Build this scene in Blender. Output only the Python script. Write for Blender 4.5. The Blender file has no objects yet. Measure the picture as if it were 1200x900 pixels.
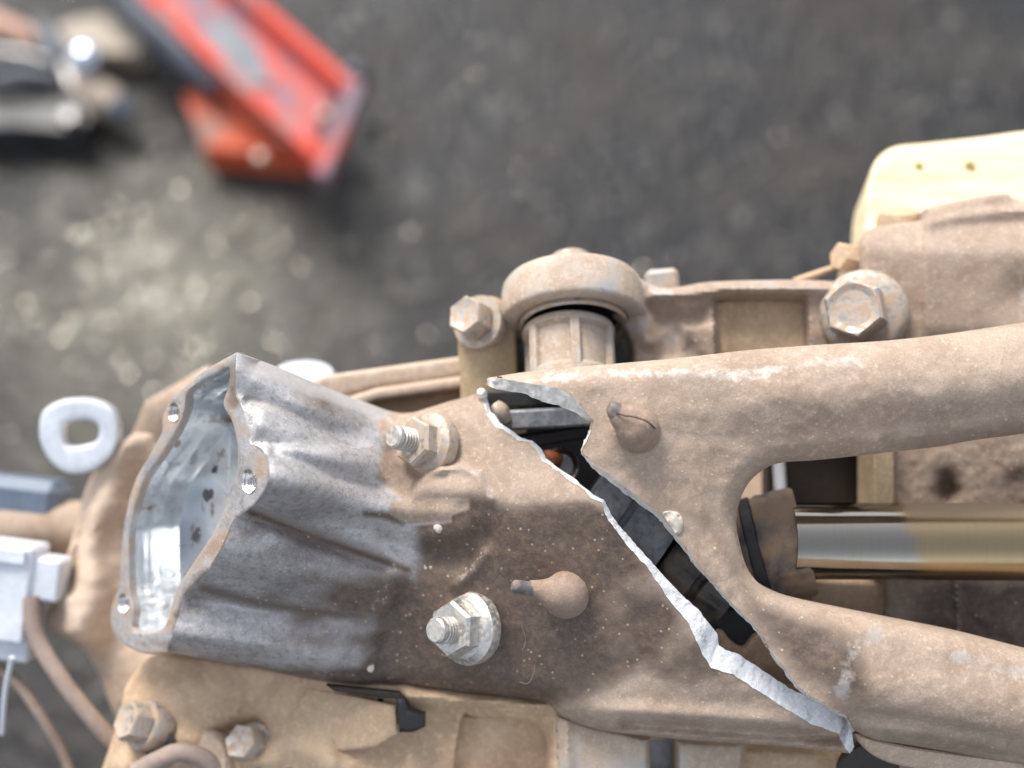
import bpy, math, random
import numpy as np
from mathutils import Matrix, Vector
from mathutils.geometry import delaunay_2d_cdt
random.seed(7); rng = np.random.default_rng(7)
sc = bpy.context.scene
R = math.radians

# ------------------------------------------------------------------ camera
D = 0.37                         # metres from the lens to the plane in focus
HF = R(45)
K = 2*D*math.tan(HF/2)/1200      # metres per photo pixel on that plane
PITCH = R(60)
FOCUS = Vector((0, 0, 0.50))
rot = Matrix.Rotation(math.pi/2-PITCH, 4, 'X')
FM = Matrix.Translation(FOCUS) @ rot          # the work frame: x right, y up the view, z towards the lens
cam = bpy.data.cameras.new('camera'); cam.sensor_width = 36; cam.lens = 18/math.tan(HF/2)
cam.clip_start = 0.02; cam.clip_end = 200
cam.dof.use_dof = True; cam.dof.focus_distance = D-0.002; cam.dof.aperture_fstop = 3.7
co = bpy.data.objects.new('camera', cam); sc.collection.objects.link(co)
co.matrix_world = FM @ Matrix.Translation((0, 0, D)); sc.camera = co

# ------------------------------------------------------------------ light
EL, AZX, AZY = 50.0, -0.50, 1.0
sx, sy = AZX, AZY
n_ = math.hypot(sx, sy); sx /= n_; sy /= n_
sdir = Vector((sx*math.cos(R(EL)), sy*math.cos(R(EL)), math.sin(R(EL))))
w = bpy.data.worlds.new('World'); sc.world = w; w.use_nodes = True
nt = w.node_tree; nt.nodes.clear()
sky = nt.nodes.new('ShaderNodeTexSky'); sky.sky_type = 'NISHITA'; sky.sun_disc = False
sky.sun_elevation = R(EL); sky.sun_rotation = math.atan2(sx, sy); sky.dust_density = 2.0; sky.air_density = 1.0; sky.ozone_density = 1.0
bg = nt.nodes.new('ShaderNodeBackground'); bg.inputs[1].default_value = 0.15
wo = nt.nodes.new('ShaderNodeOutputWorld')
hs = nt.nodes.new('ShaderNodeHueSaturation'); hs.inputs['Saturation'].default_value = .42      # thin high cloud
nt.links.new(sky.outputs[0], hs.inputs['Color']); nt.links.new(hs.outputs[0], bg.inputs[0]); nt.links.new(bg.outputs[0], wo.inputs[0])
sun = bpy.data.lights.new('sun', 'SUN'); sun.energy = 2.2; sun.angle = R(22); sun.color = (1, .955, .89)
so = bpy.data.objects.new('sun', sun); sc.collection.objects.link(so)
so.rotation_euler = (-sdir).to_track_quat('-Z', 'Y').to_euler(); so.location = (0, 0, 3)
sc.view_settings.view_transform = 'Standard'; sc.view_settings.look = 'None'
sc.view_settings.gamma = 1; sc.view_settings.use_curve_mapping = False
sc.view_settings.exposure = 0.92

# ------------------------------------------------------------------ numpy helpers
def A(x): return np.asarray(x, float)
def P(px, py, z):                # photo pixel + height above the focus plane (mm) -> work frame, metres
    px, py, z = np.broadcast_arrays(A(px), A(py), A(z)); z = z*.001
    s = (D-z)/D*K
    return np.stack([(px-600)*s, (450-py)*s, z], -1)
def p3(px, py, z): return P(px, py, z)
def inside(poly, pts):
    x, y = pts[:, 0], pts[:, 1]; r = np.zeros(len(pts), bool); n = len(poly)
    for i in range(n):
        x1, y1 = poly[i]; x2, y2 = poly[(i+1) % n]
        if y1 == y2: continue
        c = ((y1 > y) != (y2 > y)) & (x < (x2-x1)*(y-y1)/(y2-y1)+x1); r ^= c
    return r
def dline(line, pts, closed=False, t_out=False):
    line = A(line); n = len(line); best = np.full(len(pts), 1e9); tt = np.zeros(len(pts))
    seg = np.linalg.norm(np.diff(line, axis=0), axis=1); L = max(seg.sum(), 1e-6); acc = 0
    for i in range(n if closed else n-1):
        a, b = line[i], line[(i+1) % n]; d = b-a; l2 = max((d**2).sum(), 1e-9)
        t = np.clip(((pts-a)@d)/l2, 0, 1); q = np.hypot(*(pts-(a+t[:, None]*d)).T)
        m = q < best; best[m] = q[m]
        if t_out: tt[m] = ((acc+t*math.sqrt(l2))/L)[m]; acc += math.sqrt(l2)
    return (best, tt) if t_out else best
def ss(a, b, x): t = np.clip((x-a)/(b-a), 0, 1); return t*t*(3-2*t)
def sdpoly(poly, pts):           # >0 inside
    d = dline(poly, pts, True); return np.where(inside(poly, pts), d, -d)
def soft(poly, pts, wd): return ss(-wd, wd, sdpoly(poly, pts))
def ridge(pts, line, wd, h, taper=(0, 0)):
    d, t = dline(line, pts, t_out=True); g = np.exp(-(d/wd)**2)*h
    if taper[0]: g = g*ss(0, taper[0], t)
    if taper[1]: g = g*(1-ss(1-taper[1], 1, t))
    return g
_perm = rng.permutation(512); _gr = rng.random(512)*2-1
def vnoise(x, y, seed=0):
    xi = np.floor(x).astype(int); yi = np.floor(y).astype(int); fx = x-xi; fy = y-yi
    fx = fx*fx*(3-2*fx); fy = fy*fy*(3-2*fy)
    h = lambda a, b: _gr[(_perm[(a+seed*17) % 512]+b) % 512]
    return (h(xi, yi)*(1-fx)+h(xi+1, yi)*fx)*(1-fy)+(h(xi, yi+1)*(1-fx)+h(xi+1, yi+1)*fx)*fy
def fbm(x, y, seed=0): return sum(vnoise(x*2**i, y*2**i, seed+i)*.5**i for i in range(4))
def spline(pts, step, closed=False):
    pts = A(pts); n = len(pts); out = []
    for i in range(n if closed else n-1):
        p0 = pts[(i-1) % n] if closed or i > 0 else 2*pts[0]-pts[1]
        p1 = pts[i]; p2 = pts[(i+1) % n]
        p3_ = pts[(i+2) % n] if closed or i+2 < n else 2*pts[-1]-pts[-2]
        k = max(1, int(np.linalg.norm((p2-p1)[:2])/step))
        for j in range(k):
            t = j/k; out.append(.5*((2*p1)+(-p0+p2)*t+(2*p0-5*p1+4*p2-p3_)*t*t+(-p0+3*p1-3*p2+p3_)*t**3))
    if not closed: out.append(pts[-1])
    return A(out)
def straight(pts, step):
    pts = A(pts); out = []
    for a, b in zip(pts[:-1], pts[1:]):
        k = max(1, int(np.linalg.norm((b-a)[:2])/step))
        out += [a+(b-a)*j/k for j in range(k)]
    out.append(pts[-1]); return A(out)
def jag(front, back, step=2.2, amp=1.1, seed=0):   # broken edge: front line and matching back line, both rough
    f = A(front); b = A(back); F2 = []; B2 = []
    for i in range(len(f)-1):
        k = max(1, int(np.linalg.norm(f[i+1]-f[i])/step))
        for j in range(k): t = j/k; F2.append(f[i]+(f[i+1]-f[i])*t); B2.append(b[i]+(b[i+1]-b[i])*t)
    F2.append(f[-1]); B2.append(b[-1]); F2 = A(F2); B2 = A(B2); n = len(F2); s = np.arange(n)*step
    for arr, sd, am in ((F2, seed, amp), (B2, seed+5, amp*1.3)):
        for c in (0, 1):
            dn = vnoise(s/9., s*0+c*7.3, sd)*am+vnoise(s/3.7, s*0+c*3.1, sd+2)*am*.6
            dn[0] = dn[-1] = 0; arr[:, c] += dn*(1 if arr is F2 else .7)
    return F2, B2

# ------------------------------------------------------------------ object helpers
def newobj(name, data=None):
    o = bpy.data.objects.new(name, data); sc.collection.objects.link(o); return o
def mkmesh(name, V, Fc, mat, smooth=True, masks=None, autos=None, matidx=None, mats=None):
    me = bpy.data.meshes.new(name); me.from_pydata([tuple(v) for v in V], [], [tuple(int(i) for i in f) for f in Fc])
    for m in (mats or [mat]): me.materials.append(m)
    me.polygons.foreach_set('use_smooth', np.full(len(me.polygons), bool(smooth)))
    if matidx is not None: me.polygons.foreach_set('material_index', np.asarray(matidx, np.int32))
    if masks is not None:
        at = me.color_attributes.new('mask', 'FLOAT_COLOR', 'POINT')
        c = np.ones((len(V), 4)); c[:, :masks.shape[1]] = masks; at.data.foreach_set('color', c.ravel())
    if autos is not None and smooth:
        me.update(); me.set_sharp_from_angle(angle=R(autos))
    me.update(); return me
class Thing:
    def __init__(s, name, label, cat, loc, group=None, frame=FM, single=False):
        s.loc = A(loc); s.frame = frame; s.single = single; s.name = name
        s.meta = dict(label=label, category=cat)
        if group: s.meta['group'] = group
        s.o = None
        if not single:
            s.o = newobj(name); s.o.empty_display_size = .01; s.place(s.o)
    def place(s, o):
        o.matrix_world = s.frame @ Matrix.Translation(Vector(s.loc))
        for k, v in s.meta.items(): o[k] = v
    def part(s, name, VF, mat, parent=None, label=None, smooth=True, autos=38, kind=None, **kw):
        V, Fc = VF[0], VF[1]
        if len(VF) > 2: kw.setdefault('masks', VF[2])
        me = mkmesh(name, A(V)-s.loc, Fc, mat, smooth, autos=autos, **kw)
        o = newobj(name, me)
        if s.single and s.o is None: s.o = o; s.place(o)
        else:
            par = parent or s.o; o.parent = par
        if label: o['label'] = label
        if kind: o['kind'] = kind
        return o
def basis(ax, up=(0, 0, 1)):
    ax = A(ax)/np.linalg.norm(ax); up = A(up)
    if abs(ax@up) > .95: up = A((1, 0, 0)) if abs(ax[0]) < .9 else A((0, 1, 0))
    u = np.cross(up, ax); u /= np.linalg.norm(u); v = np.cross(ax, u); return u, v, ax
def lathe(c, ax, prof, seg=40, squash=None, wob=0, cap=(True, True), a0=0, shape=None):
    """prof = [(t along axis mm, radius mm)...]"""
    u, v, a = basis(ax); V = []; Fc = []; n = len(prof)
    th = a0+np.arange(seg)/seg*2*math.pi
    for i, (t, r) in enumerate(prof):
        rr = r*(1+wob*np.sin(th*3+i)) if wob else np.full(seg, float(r))
        if shape is not None: rr = rr*shape(th, i)
        V.append(A(c)+a*t*.001+(np.cos(th)[:, None]*u+np.sin(th)[:, None]*v)*rr[:, None]*.001)
    V = np.concatenate(V)
    for i in range(n-1):
        for j in range(seg):
            k = (j+1) % seg; Fc.append((i*seg+j, i*seg+k, (i+1)*seg+k, (i+1)*seg+j))
    if cap[0]: Fc.append(tuple(range(seg-1, -1, -1)))
    if cap[1]: Fc.append(tuple((n-1)*seg+j for j in range(seg)))
    return V, Fc
def tube(path, rad, seg=14, cap=True, ell=(1, 1), rough=0):
    path = A(path); n = len(path); rad = np.broadcast_to(A(rad), (n,)); V = []; Fc = []
    T = np.gradient(path, axis=0); T /= np.linalg.norm(T, axis=1)[:, None]; u = basis(T[0])[0]
    th = np.arange(seg)/seg*2*math.pi
    for i in range(n):
        u = u-(u@T[i])*T[i]; u /= np.linalg.norm(u); v = np.cross(T[i], u)
        rr = rad[i]*(1+rough*rng.normal(size=seg)) if rough else rad[i]
        V.append(path[i]+((np.cos(th)*ell[0]*rr)[:, None]*u+(np.sin(th)*ell[1]*rr)[:, None]*v)*.001)
    V = np.concatenate(V)
    for i in range(n-1):
        for j in range(seg):
            k = (j+1) % seg; Fc.append((i*seg+j, i*seg+k, (i+1)*seg+k, (i+1)*seg+j))
    if cap: Fc.append(tuple(range(seg-1, -1, -1))); Fc.append(tuple((n-1)*seg+j for j in range(seg)))
    return V, Fc
def pxtube(pts, r, step=6, **kw):   # pts = (px,py,z[,r])
    q = spline(pts, step); rad = q[:, 3] if q.shape[1] > 3 else r
    return tube(P(q[:, 0], q[:, 1], q[:, 2]), rad, **kw)
def merge(*ms):
    V = []; Fc = []; n = 0
    for m in ms:
        V.append(A(m[0])); Fc += [tuple(i+n for i in f) for f in m[1]]; n += len(m[0])
    return np.concatenate(V), Fc
def box(c, h, u=(1, 0, 0), v=(0, 1, 0), bev=.0008, taper=0):   # centre, half sizes (m), axes; chamfered
    u = A(u)/np.linalg.norm(u); v = A(v)-(A(v)@u)*u; v /= np.linalg.norm(v); w_ = np.cross(u, v)
    b = min(bev, min(h)*.45); V = []; idx = {}
    for sx_ in (-1, 1):
        for sy_ in (-1, 1):
            for sz_ in (-1, 1):
                for a in range(3):
                    q = [sx_*h[0], sy_*h[1], sz_*h[2]]
                    for e in range(3):
                        if e != a: q[e] -= (sx_, sy_, sz_)[e]*b
                    if taper: q[0] *= 1-taper*(q[2] < 0); q[1] *= 1-taper*(q[2] < 0)
                    idx[(sx_, sy_, sz_, a)] = len(V); V.append(A(c)+q[0]*u+q[1]*v+q[2]*w_)
    Fc = []
    for a in range(3):
        b1, c1 = [(1, 2), (2, 0), (0, 1)][a]
        for s in (-1, 1):
            q = []
            for (m, n) in ((-1, -1), (1, -1), (1, 1), (-1, 1)):
                k = [0, 0, 0]; k[a] = s; k[b1] = m; k[c1] = n; q.append(idx[(*k, a)])
            Fc.append(q if s > 0 else q[::-1])
    for a in range(3):
        b1, c1 = [(1, 2), (2, 0), (0, 1)][a]
        for m in (-1, 1):
            for n in (-1, 1):
                k0 = [0, 0, 0]; k0[a] = -1; k0[b1] = m; k0[c1] = n; k1 = list(k0); k1[a] = 1
                q = [idx[(*k0, b1)], idx[(*k1, b1)], idx[(*k1, c1)], idx[(*k0, c1)]]
                Fc.append(q if m*n > 0 else q[::-1])
    for sx_ in (-1, 1):
        for sy_ in (-1, 1):
            for sz_ in (-1, 1):
                q = [idx[(sx_, sy_, sz_, a)] for a in range(3)]
                Fc.append(q if sx_*sy_*sz_ > 0 else q[::-1])
    return A(V), Fc
def hexprism(c, ax, r, h, spin=0, cham=.12, dish=0):     # across-corner radius r, height h (mm) along ax
    pr = [(0, r), (h*(1-cham), r), (h, r*.90)]
    if dish: pr += [(h-.02, r*.80), (h-dish, r*.60), (h-dish*1.15, r*.3)]
    V, Fc = lathe(c, ax, pr, 24, a0=spin, shape=lambda th, i: 1 if (i >= 3) else np.cos(math.pi/6)/np.cos(((th-spin) % (math.pi/3))-math.pi/6))
    return V, Fc

def relief(outer, zf, step=4.5, holes=(), rolls=(), thick=6, tdir=(0, 0, -1), maskf=None, edge=(4, .8), noskirt=None, back=True):
    """a real casting wall: front face over the outline, side wall and rear face thick mm behind it.
    rolls = [(line, radius px, drop mm)] round the wall off towards a silhouette"""
    outer = A(outer)[:, :2]; loops = [outer]+[A(h)[:, :2] for h in holes]
    lo = outer.min(0); hi = outer.max(0)
    gx, gy = np.meshgrid(np.arange(lo[0], hi[0], step), np.arange(lo[1], hi[1], step*.87))
    gx = gx+(np.arange(gx.shape[0]) % 2)[:, None]*step/2
    g = np.stack([gx.ravel(), gy.ravel()], 1); g += rng.normal(size=g.shape)*step*.06
    def ok(q, dmin):
        m = inside(loops[0], q)
        for l in loops[1:]: m &= ~inside(l, q)
        for l in loops: m[m] &= dline(l, q[m], True) > dmin
        return m
    g = g[ok(g, 6.2 if edge else step*.6)]
    rings = []
    if edge:
        for li, l in enumerate(loops):
            t = np.roll(l, -1, 0)-np.roll(l, 1, 0); t /= np.maximum(np.linalg.norm(t, axis=1), 1e-6)[:, None]
            nrm = np.stack([-t[:, 1], t[:, 0]], 1)
            tst = l+nrm*.3
            if np.mean(ok(tst, 0)) < .5: nrm = -nrm
            for dd in (1.6, 4.0):
                q = l+nrm*dd; q = q[ok(q, dd*.9)]; rings.append(q)
    pts = np.concatenate(loops+rings+[g]); n0 = [len(l) for l in loops]; ed = []; s = 0
    for n in n0: ed += [(s+i, s+(i+1) % n) for i in range(n)]; s += n
    nb = s
    V2, E2, F2, ov, _, _ = delaunay_2d_cdt([Vector(p) for p in pts], ed, [], 0, 1e-5)
    V2 = A([tuple(v) for v in V2]); F2 = np.array([tuple(f) for f in F2 if len(f) == 3])
    cen = V2[F2].mean(1); m = inside(loops[0], cen)
    for l in loops[1:]: m &= ~inside(l, cen)
    F2 = F2[m]
    z = zf(V2).astype(float)
    for (ln, r, drop) in rolls:
        d = dline(ln, V2); t = np.clip(d/r, 0, 1); z = z-drop*(1-np.sqrt(np.maximum(0, 1-(1-t)**2)))
    if edge:
        d = np.full(len(V2), 1e9)
        for l in loops: d = np.minimum(d, dline(l, V2, True))
        t = np.clip(d/edge[0], 0, 1); z = z-edge[1]*(1-np.sqrt(np.maximum(0, 1-(1-t)**2)))
    V = P(V2[:, 0], V2[:, 1], z)
    a, b, c = V[F2[:, 0]], V[F2[:, 1]], V[F2[:, 2]]
    flip = np.cross(b-a, c-a)[:, 2] < 0; F2[flip] = F2[flip][:, ::-1]
    mk = maskf(V2) if maskf else None
    faces = [tuple(f) for f in F2]
    # map input boundary points to output vertices
    omap = {}
    for vi, lst in enumerate(ov):
        for q in lst: omap[q] = vi
    td = A(tdir)/np.linalg.norm(tdir)*thick*.001
    nV = len(V); VB = V+td; allV = [V, VB]
    if back: faces += [(f[0]+nV, f[2]+nV, f[1]+nV) for f in F2]
    used = set()
    for f in F2:
        for i in range(3): used.add((int(f[i]), int(f[(i+1) % 3])))
    ns = set()
    if noskirt is not None:
        ns = set(noskirt)
    for (i, j) in used:
        if (j, i) not in used:
            if i in ns and j in ns: continue
            faces.append((j, i, i+nV, j+nV))
    mm = None if mk is None else np.concatenate([mk, mk])
    out = (np.concatenate(allV), faces)+((mm,) if mm is not None else ())
    return out, V, omap
def ribbon(Fp, Bp, rows=5, amp=.0003):      # a broken face between two 3-D lines
    n = len(Fp); V = []; Fc = []
    for r in range(rows+1):
        t = r/rows; q = Fp*(1-t)+Bp*t
        if 0 < r < rows: q = q+rng.normal(size=q.shape)*amp
        V.append(q)
    V = np.concatenate(V)
    for r in range(rows):
        for i in range(n-1): Fc.append((r*n+i, r*n+i+1, (r+1)*n+i+1, (r+1)*n+i))
    return V, Fc

# ------------------------------------------------------------------ materials
def nodes(name):
    m = bpy.data.materials.new(name); m.use_nodes = True; t = m.node_tree
    b = t.nodes['Principled BSDF']; return m, t, b
def N(t, typ, **kw):
    n = t.nodes.new(typ)
    for k, v in kw.items():
        if k in n.inputs: n.inputs[k].default_value = v
        else: setattr(n, k, v)
    return n
def noise(t, scale, detail=4, rough=.6, vec=None):
    n = N(t, 'ShaderNodeTexNoise'); n.inputs['Scale'].default_value = scale; n.inputs['Detail'].default_value = detail; n.inputs['Roughness'].default_value = rough
    if vec is not None: t.links.new(vec, n.inputs['Vector'])
    return n.outputs[0]
def ramp(t, fac, stops):
    r = N(t, 'ShaderNodeValToRGB'); t.links.new(fac, r.inputs[0]); e = r.color_ramp.elements
    while len(e) > 1: e.remove(e[-1])
    for i, (p, c) in enumerate(stops):
        x = e[0] if i == 0 else e.new(p); x.position = p
        c = (c, c, c) if not isinstance(c, (tuple, list)) else c
        x.color = (*c, 1)
    return r.outputs[0]
def mix(t, fac, a, b, mode='MIX'):
    m = N(t, 'ShaderNodeMix', data_type='RGBA', blend_type=mode)
    for s, v in ((m.inputs[0], fac), (m.inputs[6], a), (m.inputs[7], b)):
        if isinstance(v, (int, float)): s.default_value = v
        elif isinstance(v, tuple): s.default_value = (*v, 1)
        else: t.links.new(v, s)
    return m.outputs[2]
def mth(t, op, a, b=0., clamp=False):
    m = N(t, 'ShaderNodeMath', operation=op, use_clamp=clamp)
    for s, v in ((m.inputs[0], a), (m.inputs[1], b)):
        if isinstance(v, (int, float)): s.default_value = v
        else: t.links.new(v, s)
    return m.outputs[0]
def bump(t, b, hs):
    prev = None
    for (h, st, dist) in hs:
        n = N(t, 'ShaderNodeBump'); n.inputs['Strength'].default_value = st; n.inputs['Distance'].default_value = dist
        t.links.new(h, n.inputs['Height'])
        if prev is not None: t.links.new(prev, n.inputs['Normal'])
        prev = n.outputs[0]
    t.links.new(prev, b.inputs['Normal'])
def objco(t): return N(t, 'ShaderNodeTexCoord').outputs['Object']

def casting(name, dust=(.39, .30, .232), metal=(.56, .535, .525), dark=(.072, .052, .041), amount=.8, grain=1.0, attr=False, speck=.5):
    """dusty sand-cast aluminium; the dust, grime, bare areas and some painted light and shade come from their own shapes on the part"""
    m, t, b = nodes(name); v = objco(t)
    n1 = noise(t, 55, 6, .65, v); n2 = noise(t, 420, 5, .7, v); n3 = noise(t, 1500, 3, .6, v); n0 = noise(t, 18, 4, .6, v)
    if attr:
        at = N(t, 'ShaderNodeVertexColor', layer_name='mask'); s = N(t, 'ShaderNodeSeparateColor'); t.links.new(at.outputs[0], s.inputs[0])
        dR, dG, dB = s.outputs
    def sh(ch, lo=.44, hi=.56, k=.20, k2=.16):           # mask with a ragged border
        q = mth(t, 'ADD', ch, mth(t, 'MULTIPLY', mth(t, 'SUBTRACT', n1, .5), k))
        q = mth(t, 'ADD', q, mth(t, 'MULTIPLY', mth(t, 'SUBTRACT', n2, .5), k2))
        return ramp(t, q, [(lo, 0.), (hi, 1.)])
    met = mix(t, ramp(t, n1, [(.35, 0.), (.7, 1.)]), tuple(x*.72 for x in metal), metal)
    met = mix(t, ramp(t, n2, [(.47, 0.), (.66, .7)]), met, tuple(x*.42 for x in metal))
    met = mix(t, ramp(t, n3, [(.55, 0.), (.7, .6)]), met, tuple(min(1, x*1.3) for x in metal))
    du = mix(t, ramp(t, n0, [(.35, 0.), (.65, 1.)]), tuple(x*.86 for x in dust), tuple(min(1, x*1.14) for x in dust))
    du = mix(t, ramp(t, n1, [(.42, 0.), (.62, .65)]), du, (dust[0]*.72, dust[1]*.66, dust[2]*.6))
    du = mix(t, ramp(t, n2, [(.50, 0.), (.68, .5)]), du, tuple(min(1, x*1.5) for x in dust))
    du = mix(t, ramp(t, n3, [(.46, 0.), (.64, .30)]), du, tuple(x*.58 for x in dust))
    du = mix(t, ramp(t, n3, [(.32, .30), (.42, 0.)]), du, tuple(min(1, x*1.4) for x in dust))
    if attr: fd = sh(dR, .30, .72)
    else:
        q = mth(t, 'ADD', mth(t, 'MULTIPLY', mth(t, 'SUBTRACT', n1, .5), .9), amount); fd = ramp(t, q, [(.42, 0.), (.62, 1.)])
    col = mix(t, fd, met, du); rgh = mix(t, fd, ramp(t, n1, [(.3, .40), (.7, .56)]), (.85, .85, .85))
    mtl = mix(t, fd, (.50, .50, .50), (.02, .02, .02))
    if attr:
        fg = sh(dG, .26, .78)
        dk = mix(t, ramp(t, n1, [(.35, 0.), (.65, 1.)]), dark, (dark[0]*1.6, dark[1]*1.6, dark[2]*1.6))
        dk = mix(t, ramp(t, n3, [(.52, 0.), (.66, .6)]), dk, (dark[0]*2.8, dark[1]*2.6, dark[2]*2.2))
        dk = mix(t, ramp(t, n2, [(.45, 0.), (.72, .7)]), dk, (dark[0]*3.2, dark[1]*2.9, dark[2]*2.4))
        col = mix(t, mth(t, 'MULTIPLY', fg, .96), col, dk); rgh = mix(t, fg, rgh, (.56, .56, .56)); mtl = mix(t, fg, mtl, (.12, .12, .12))
        fb = sh(dB, .42, .68, .5, .9)
        col = mix(t, mth(t, 'MULTIPLY', fb, .55), col, (.56, .52, .49)); mtl = mix(t, fb, mtl, (.3, .3, .3)); rgh = mix(t, fb, rgh, (.5, .5, .5))
    vo = N(t, 'ShaderNodeTexVoronoi', feature='F1'); vo.inputs['Scale'].default_value = 430; t.links.new(v, vo.inputs['Vector'])
    sp = mth(t, 'MULTIPLY', ramp(t, vo.outputs['Distance'], [(.13, 1.), (.2, 0.)]), ramp(t, noise(t, 260, 2, .5, v), [(.50, 0.), (.57, 1.)]))
    col = mix(t, mth(t, 'MULTIPLY', sp, speck*.8), col, (.60, .48, .34))
    t.links.new(col, b.inputs['Base Color']); t.links.new(rgh, b.inputs['Roughness']); t.links.new(mtl, b.inputs['Metallic'])
    bump(t, b, [(n1, .22, .0009), (n2, .40*grain, .0004), (n3, .45*grain, .00022), (sp, .35*speck, .0003)])
    return m
def plain(name, col, rough=.5, metal=0., var=.25, scale=60, bumpd=.0006, dust=0., dustc=(.36, .26, .18), fine=600):
    m, t, b = nodes(name); v = objco(t); n1 = noise(t, scale, 5, .6, v); n2 = noise(t, fine, 4, .6, v)
    c = mix(t, ramp(t, n1, [(.3, 0.), (.7, 1.)]), tuple(x*(1-var) for x in col), tuple(min(1, x*(1+var)) for x in col))
    c = mix(t, ramp(t, n2, [(.45, 0.), (.7, .5)]), c, tuple(x*(1-var*1.5 if var < .6 else .2) for x in col))
    if dust:
        f = ramp(t, mth(t, 'ADD', mth(t, 'MULTIPLY', mth(t, 'SUBTRACT', n1, .5), 1.4), dust), [(.35, 0.), (.65, 1.)])
        c = mix(t, f, c, dustc); rr = mix(t, f, (rough,)*3, (.85,)*3); mm = mix(t, f, (metal,)*3, (0., 0., 0.))
        t.links.new(rr, b.inputs['Roughness']); t.links.new(mm, b.inputs['Metallic'])
    else:
        rr = ramp(t, n1, [(.3, max(.05, rough*.8)), (.7, min(1, rough*1.2))]); t.links.new(rr, b.inputs['Roughness']); b.inputs['Metallic'].default_value = metal
    t.links.new(c, b.inputs['Base Color']); bump(t, b, [(n1, .3, bumpd*2), (n2, .35, bumpd*.6)])
    return m

M = {}
M['house'] = casting('dusty cast aluminium with grime', attr=True, speck=.8)
M['dust'] = casting('dust covered aluminium', amount=.98, speck=.35)
M['dustlight'] = casting('pale dust covered aluminium', dust=(.56, .44, .34), amount=.9, speck=.2)
M['tan'] = casting('tan mud film on aluminium', dust=(.55, .40, .265), amount=1.1, speck=.2, grain=.6)
M['block'] = casting('rough sand cast block with dust', dust=(.36, .265, .195), metal=(.24, .2, .18), amount=.95, grain=1.6, speck=.9)
M['worn'] = casting('worn aluminium with thin dust', dust=(.45, .35, .27), metal=(.55, .55, .56), amount=.55)
def fracture_mat():
    m, t, b = nodes('fresh broken aluminium'); v = objco(t); n = noise(t, 900, 5, .75, v); n2 = noise(t, 250, 3, .6, v)
    c = mix(t, ramp(t, n, [(.35, 0.), (.6, 1.)]), (.74, .745, .755), (.94, .94, .95)); c = mix(t, ramp(t, n2, [(.60, 0.), (.68, .6)]), c, (.45, .44, .43))
    t.links.new(c, b.inputs['Base Color']); b.inputs['Roughness'].default_value = .5; b.inputs['Metallic'].default_value = 0
    bump(t, b, [(n2, .3, .0004), (n, .9, .0006)]); return m
M['frac'] = fracture_mat()
M['fracedge'] = plain('pale broken aluminium face', (.74, .70, .64), .55, 0, .22, 250, fine=900)
M['fracold'] = plain('dull broken aluminium edge', (.62, .55, .46), .6, 0, .3, 200)
def bore_mat():
    m, t, b = nodes('oily machined bore'); v = objco(t); n = noise(t, 60, 5, .65, v); n2 = noise(t, 130, 4, .6, v); n3 = noise(t, 25, 3, .5, v)
    c = mix(t, ramp(t, n3, [(.4, 0.), (.6, 1.)]), (.50, .53, .56), (.82, .83, .83))
    c = mix(t, ramp(t, n, [(.55, 0.), (.62, .6)]), c, (.26, .27, .28)); c = mix(t, ramp(t, n2, [(.60, 0.), (.68, .8)]), c, (.26, .15, .08))
    t.links.new(c, b.inputs['Base Color']); b.inputs['Metallic'].default_value = .62
    t.links.new(ramp(t, n, [(.4, .12), (.6, .30)]), b.inputs['Roughness']); bump(t, b, [(n, .3, .0012), (n2, .3, .0006)]); return m
M['bore'] = bore_mat()
M['rim'] = casting('machined rim with tan film', dust=(.34, .27, .20), metal=(.50, .49, .48), amount=.62, grain=.4, speck=0)
M['port'] = plain('dark oil port', (.11, .11, .11), .35, .2)
M['zinc'] = plain('zinc plated steel with dust', (.60, .58, .55), .38, .8, .2, 700, .0002, dust=.36, dustc=(.46, .37, .29), fine=1800)
M['zincd'] = plain('dust caked plated steel', (.52, .48, .43), .42, .75, .25, 420, .0003, dust=.50, dustc=(.42, .31, .22))
M['hole'] = plain('bright tapped thread', (.75, .72, .68), .22, 1., .3, 300)
M['stub'] = casting('dusty cast stub', dust=(.32, .235, .18), amount=.9, speck=.2)
M['sootmetal'] = plain('dark oxidised tip', (.15, .135, .13), .6, .1, .3, 300, dust=.42, dustc=(.27, .20, .155))
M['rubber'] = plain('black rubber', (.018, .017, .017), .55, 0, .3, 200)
M['greyrub'] = plain('grey dusty rubber sleeve', (.24, .25, .27), .5, .2, .45, 220, .0008, dust=.34, dustc=(.26, .23, .19))
M['brownrub'] = plain('brown dusty sleeve', (.10, .09, .08), .42, .4, .35, 110, .0005, dust=.40, dustc=(.22, .17, .12))
M['collar'] = plain('mud stained collar', (.05, .055, .07), .5, .2, .3, 70, .0006, dust=.58, dustc=(.24, .165, .105))
M['rust'] = plain('rusted steel', (.30, .085, .025), .6, .2, .5, 500, .0005)
M['steel'] = plain('dark polished steel', (.24, .235, .23), .32, 1., .3, 300)
M['bracket'] = casting('dusty pale cast bracket', dust=(.46, .37, .29), metal=(.60, .59, .58), amount=.62, speck=.1)
M['olive'] = casting('yellowish dust film in recess', dust=(.42, .32, .20), amount=1.1, speck=.1, grain=.5)
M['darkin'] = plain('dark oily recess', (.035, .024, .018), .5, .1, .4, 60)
M['whitepl'] = plain('white nylon plastic', (.62, .65, .70), .45, 0, .15, 60, dust=.12, dustc=(.5, .43, .36))
M['plate'] = plain('bright zinc plate', (.62, .65, .69), .42, .3, .15, 60, dust=.1)
M['bluepl'] = plain('blue grey painted metal', (.13, .165, .22), .5, .1, .2)
M['cable'] = plain('dusty cable sheath', (.30, .23, .19), .7, 0, .25)
M['black'] = plain('black dirty plastic', (.03, .03, .033), .5, 0, .4, 60)
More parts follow.
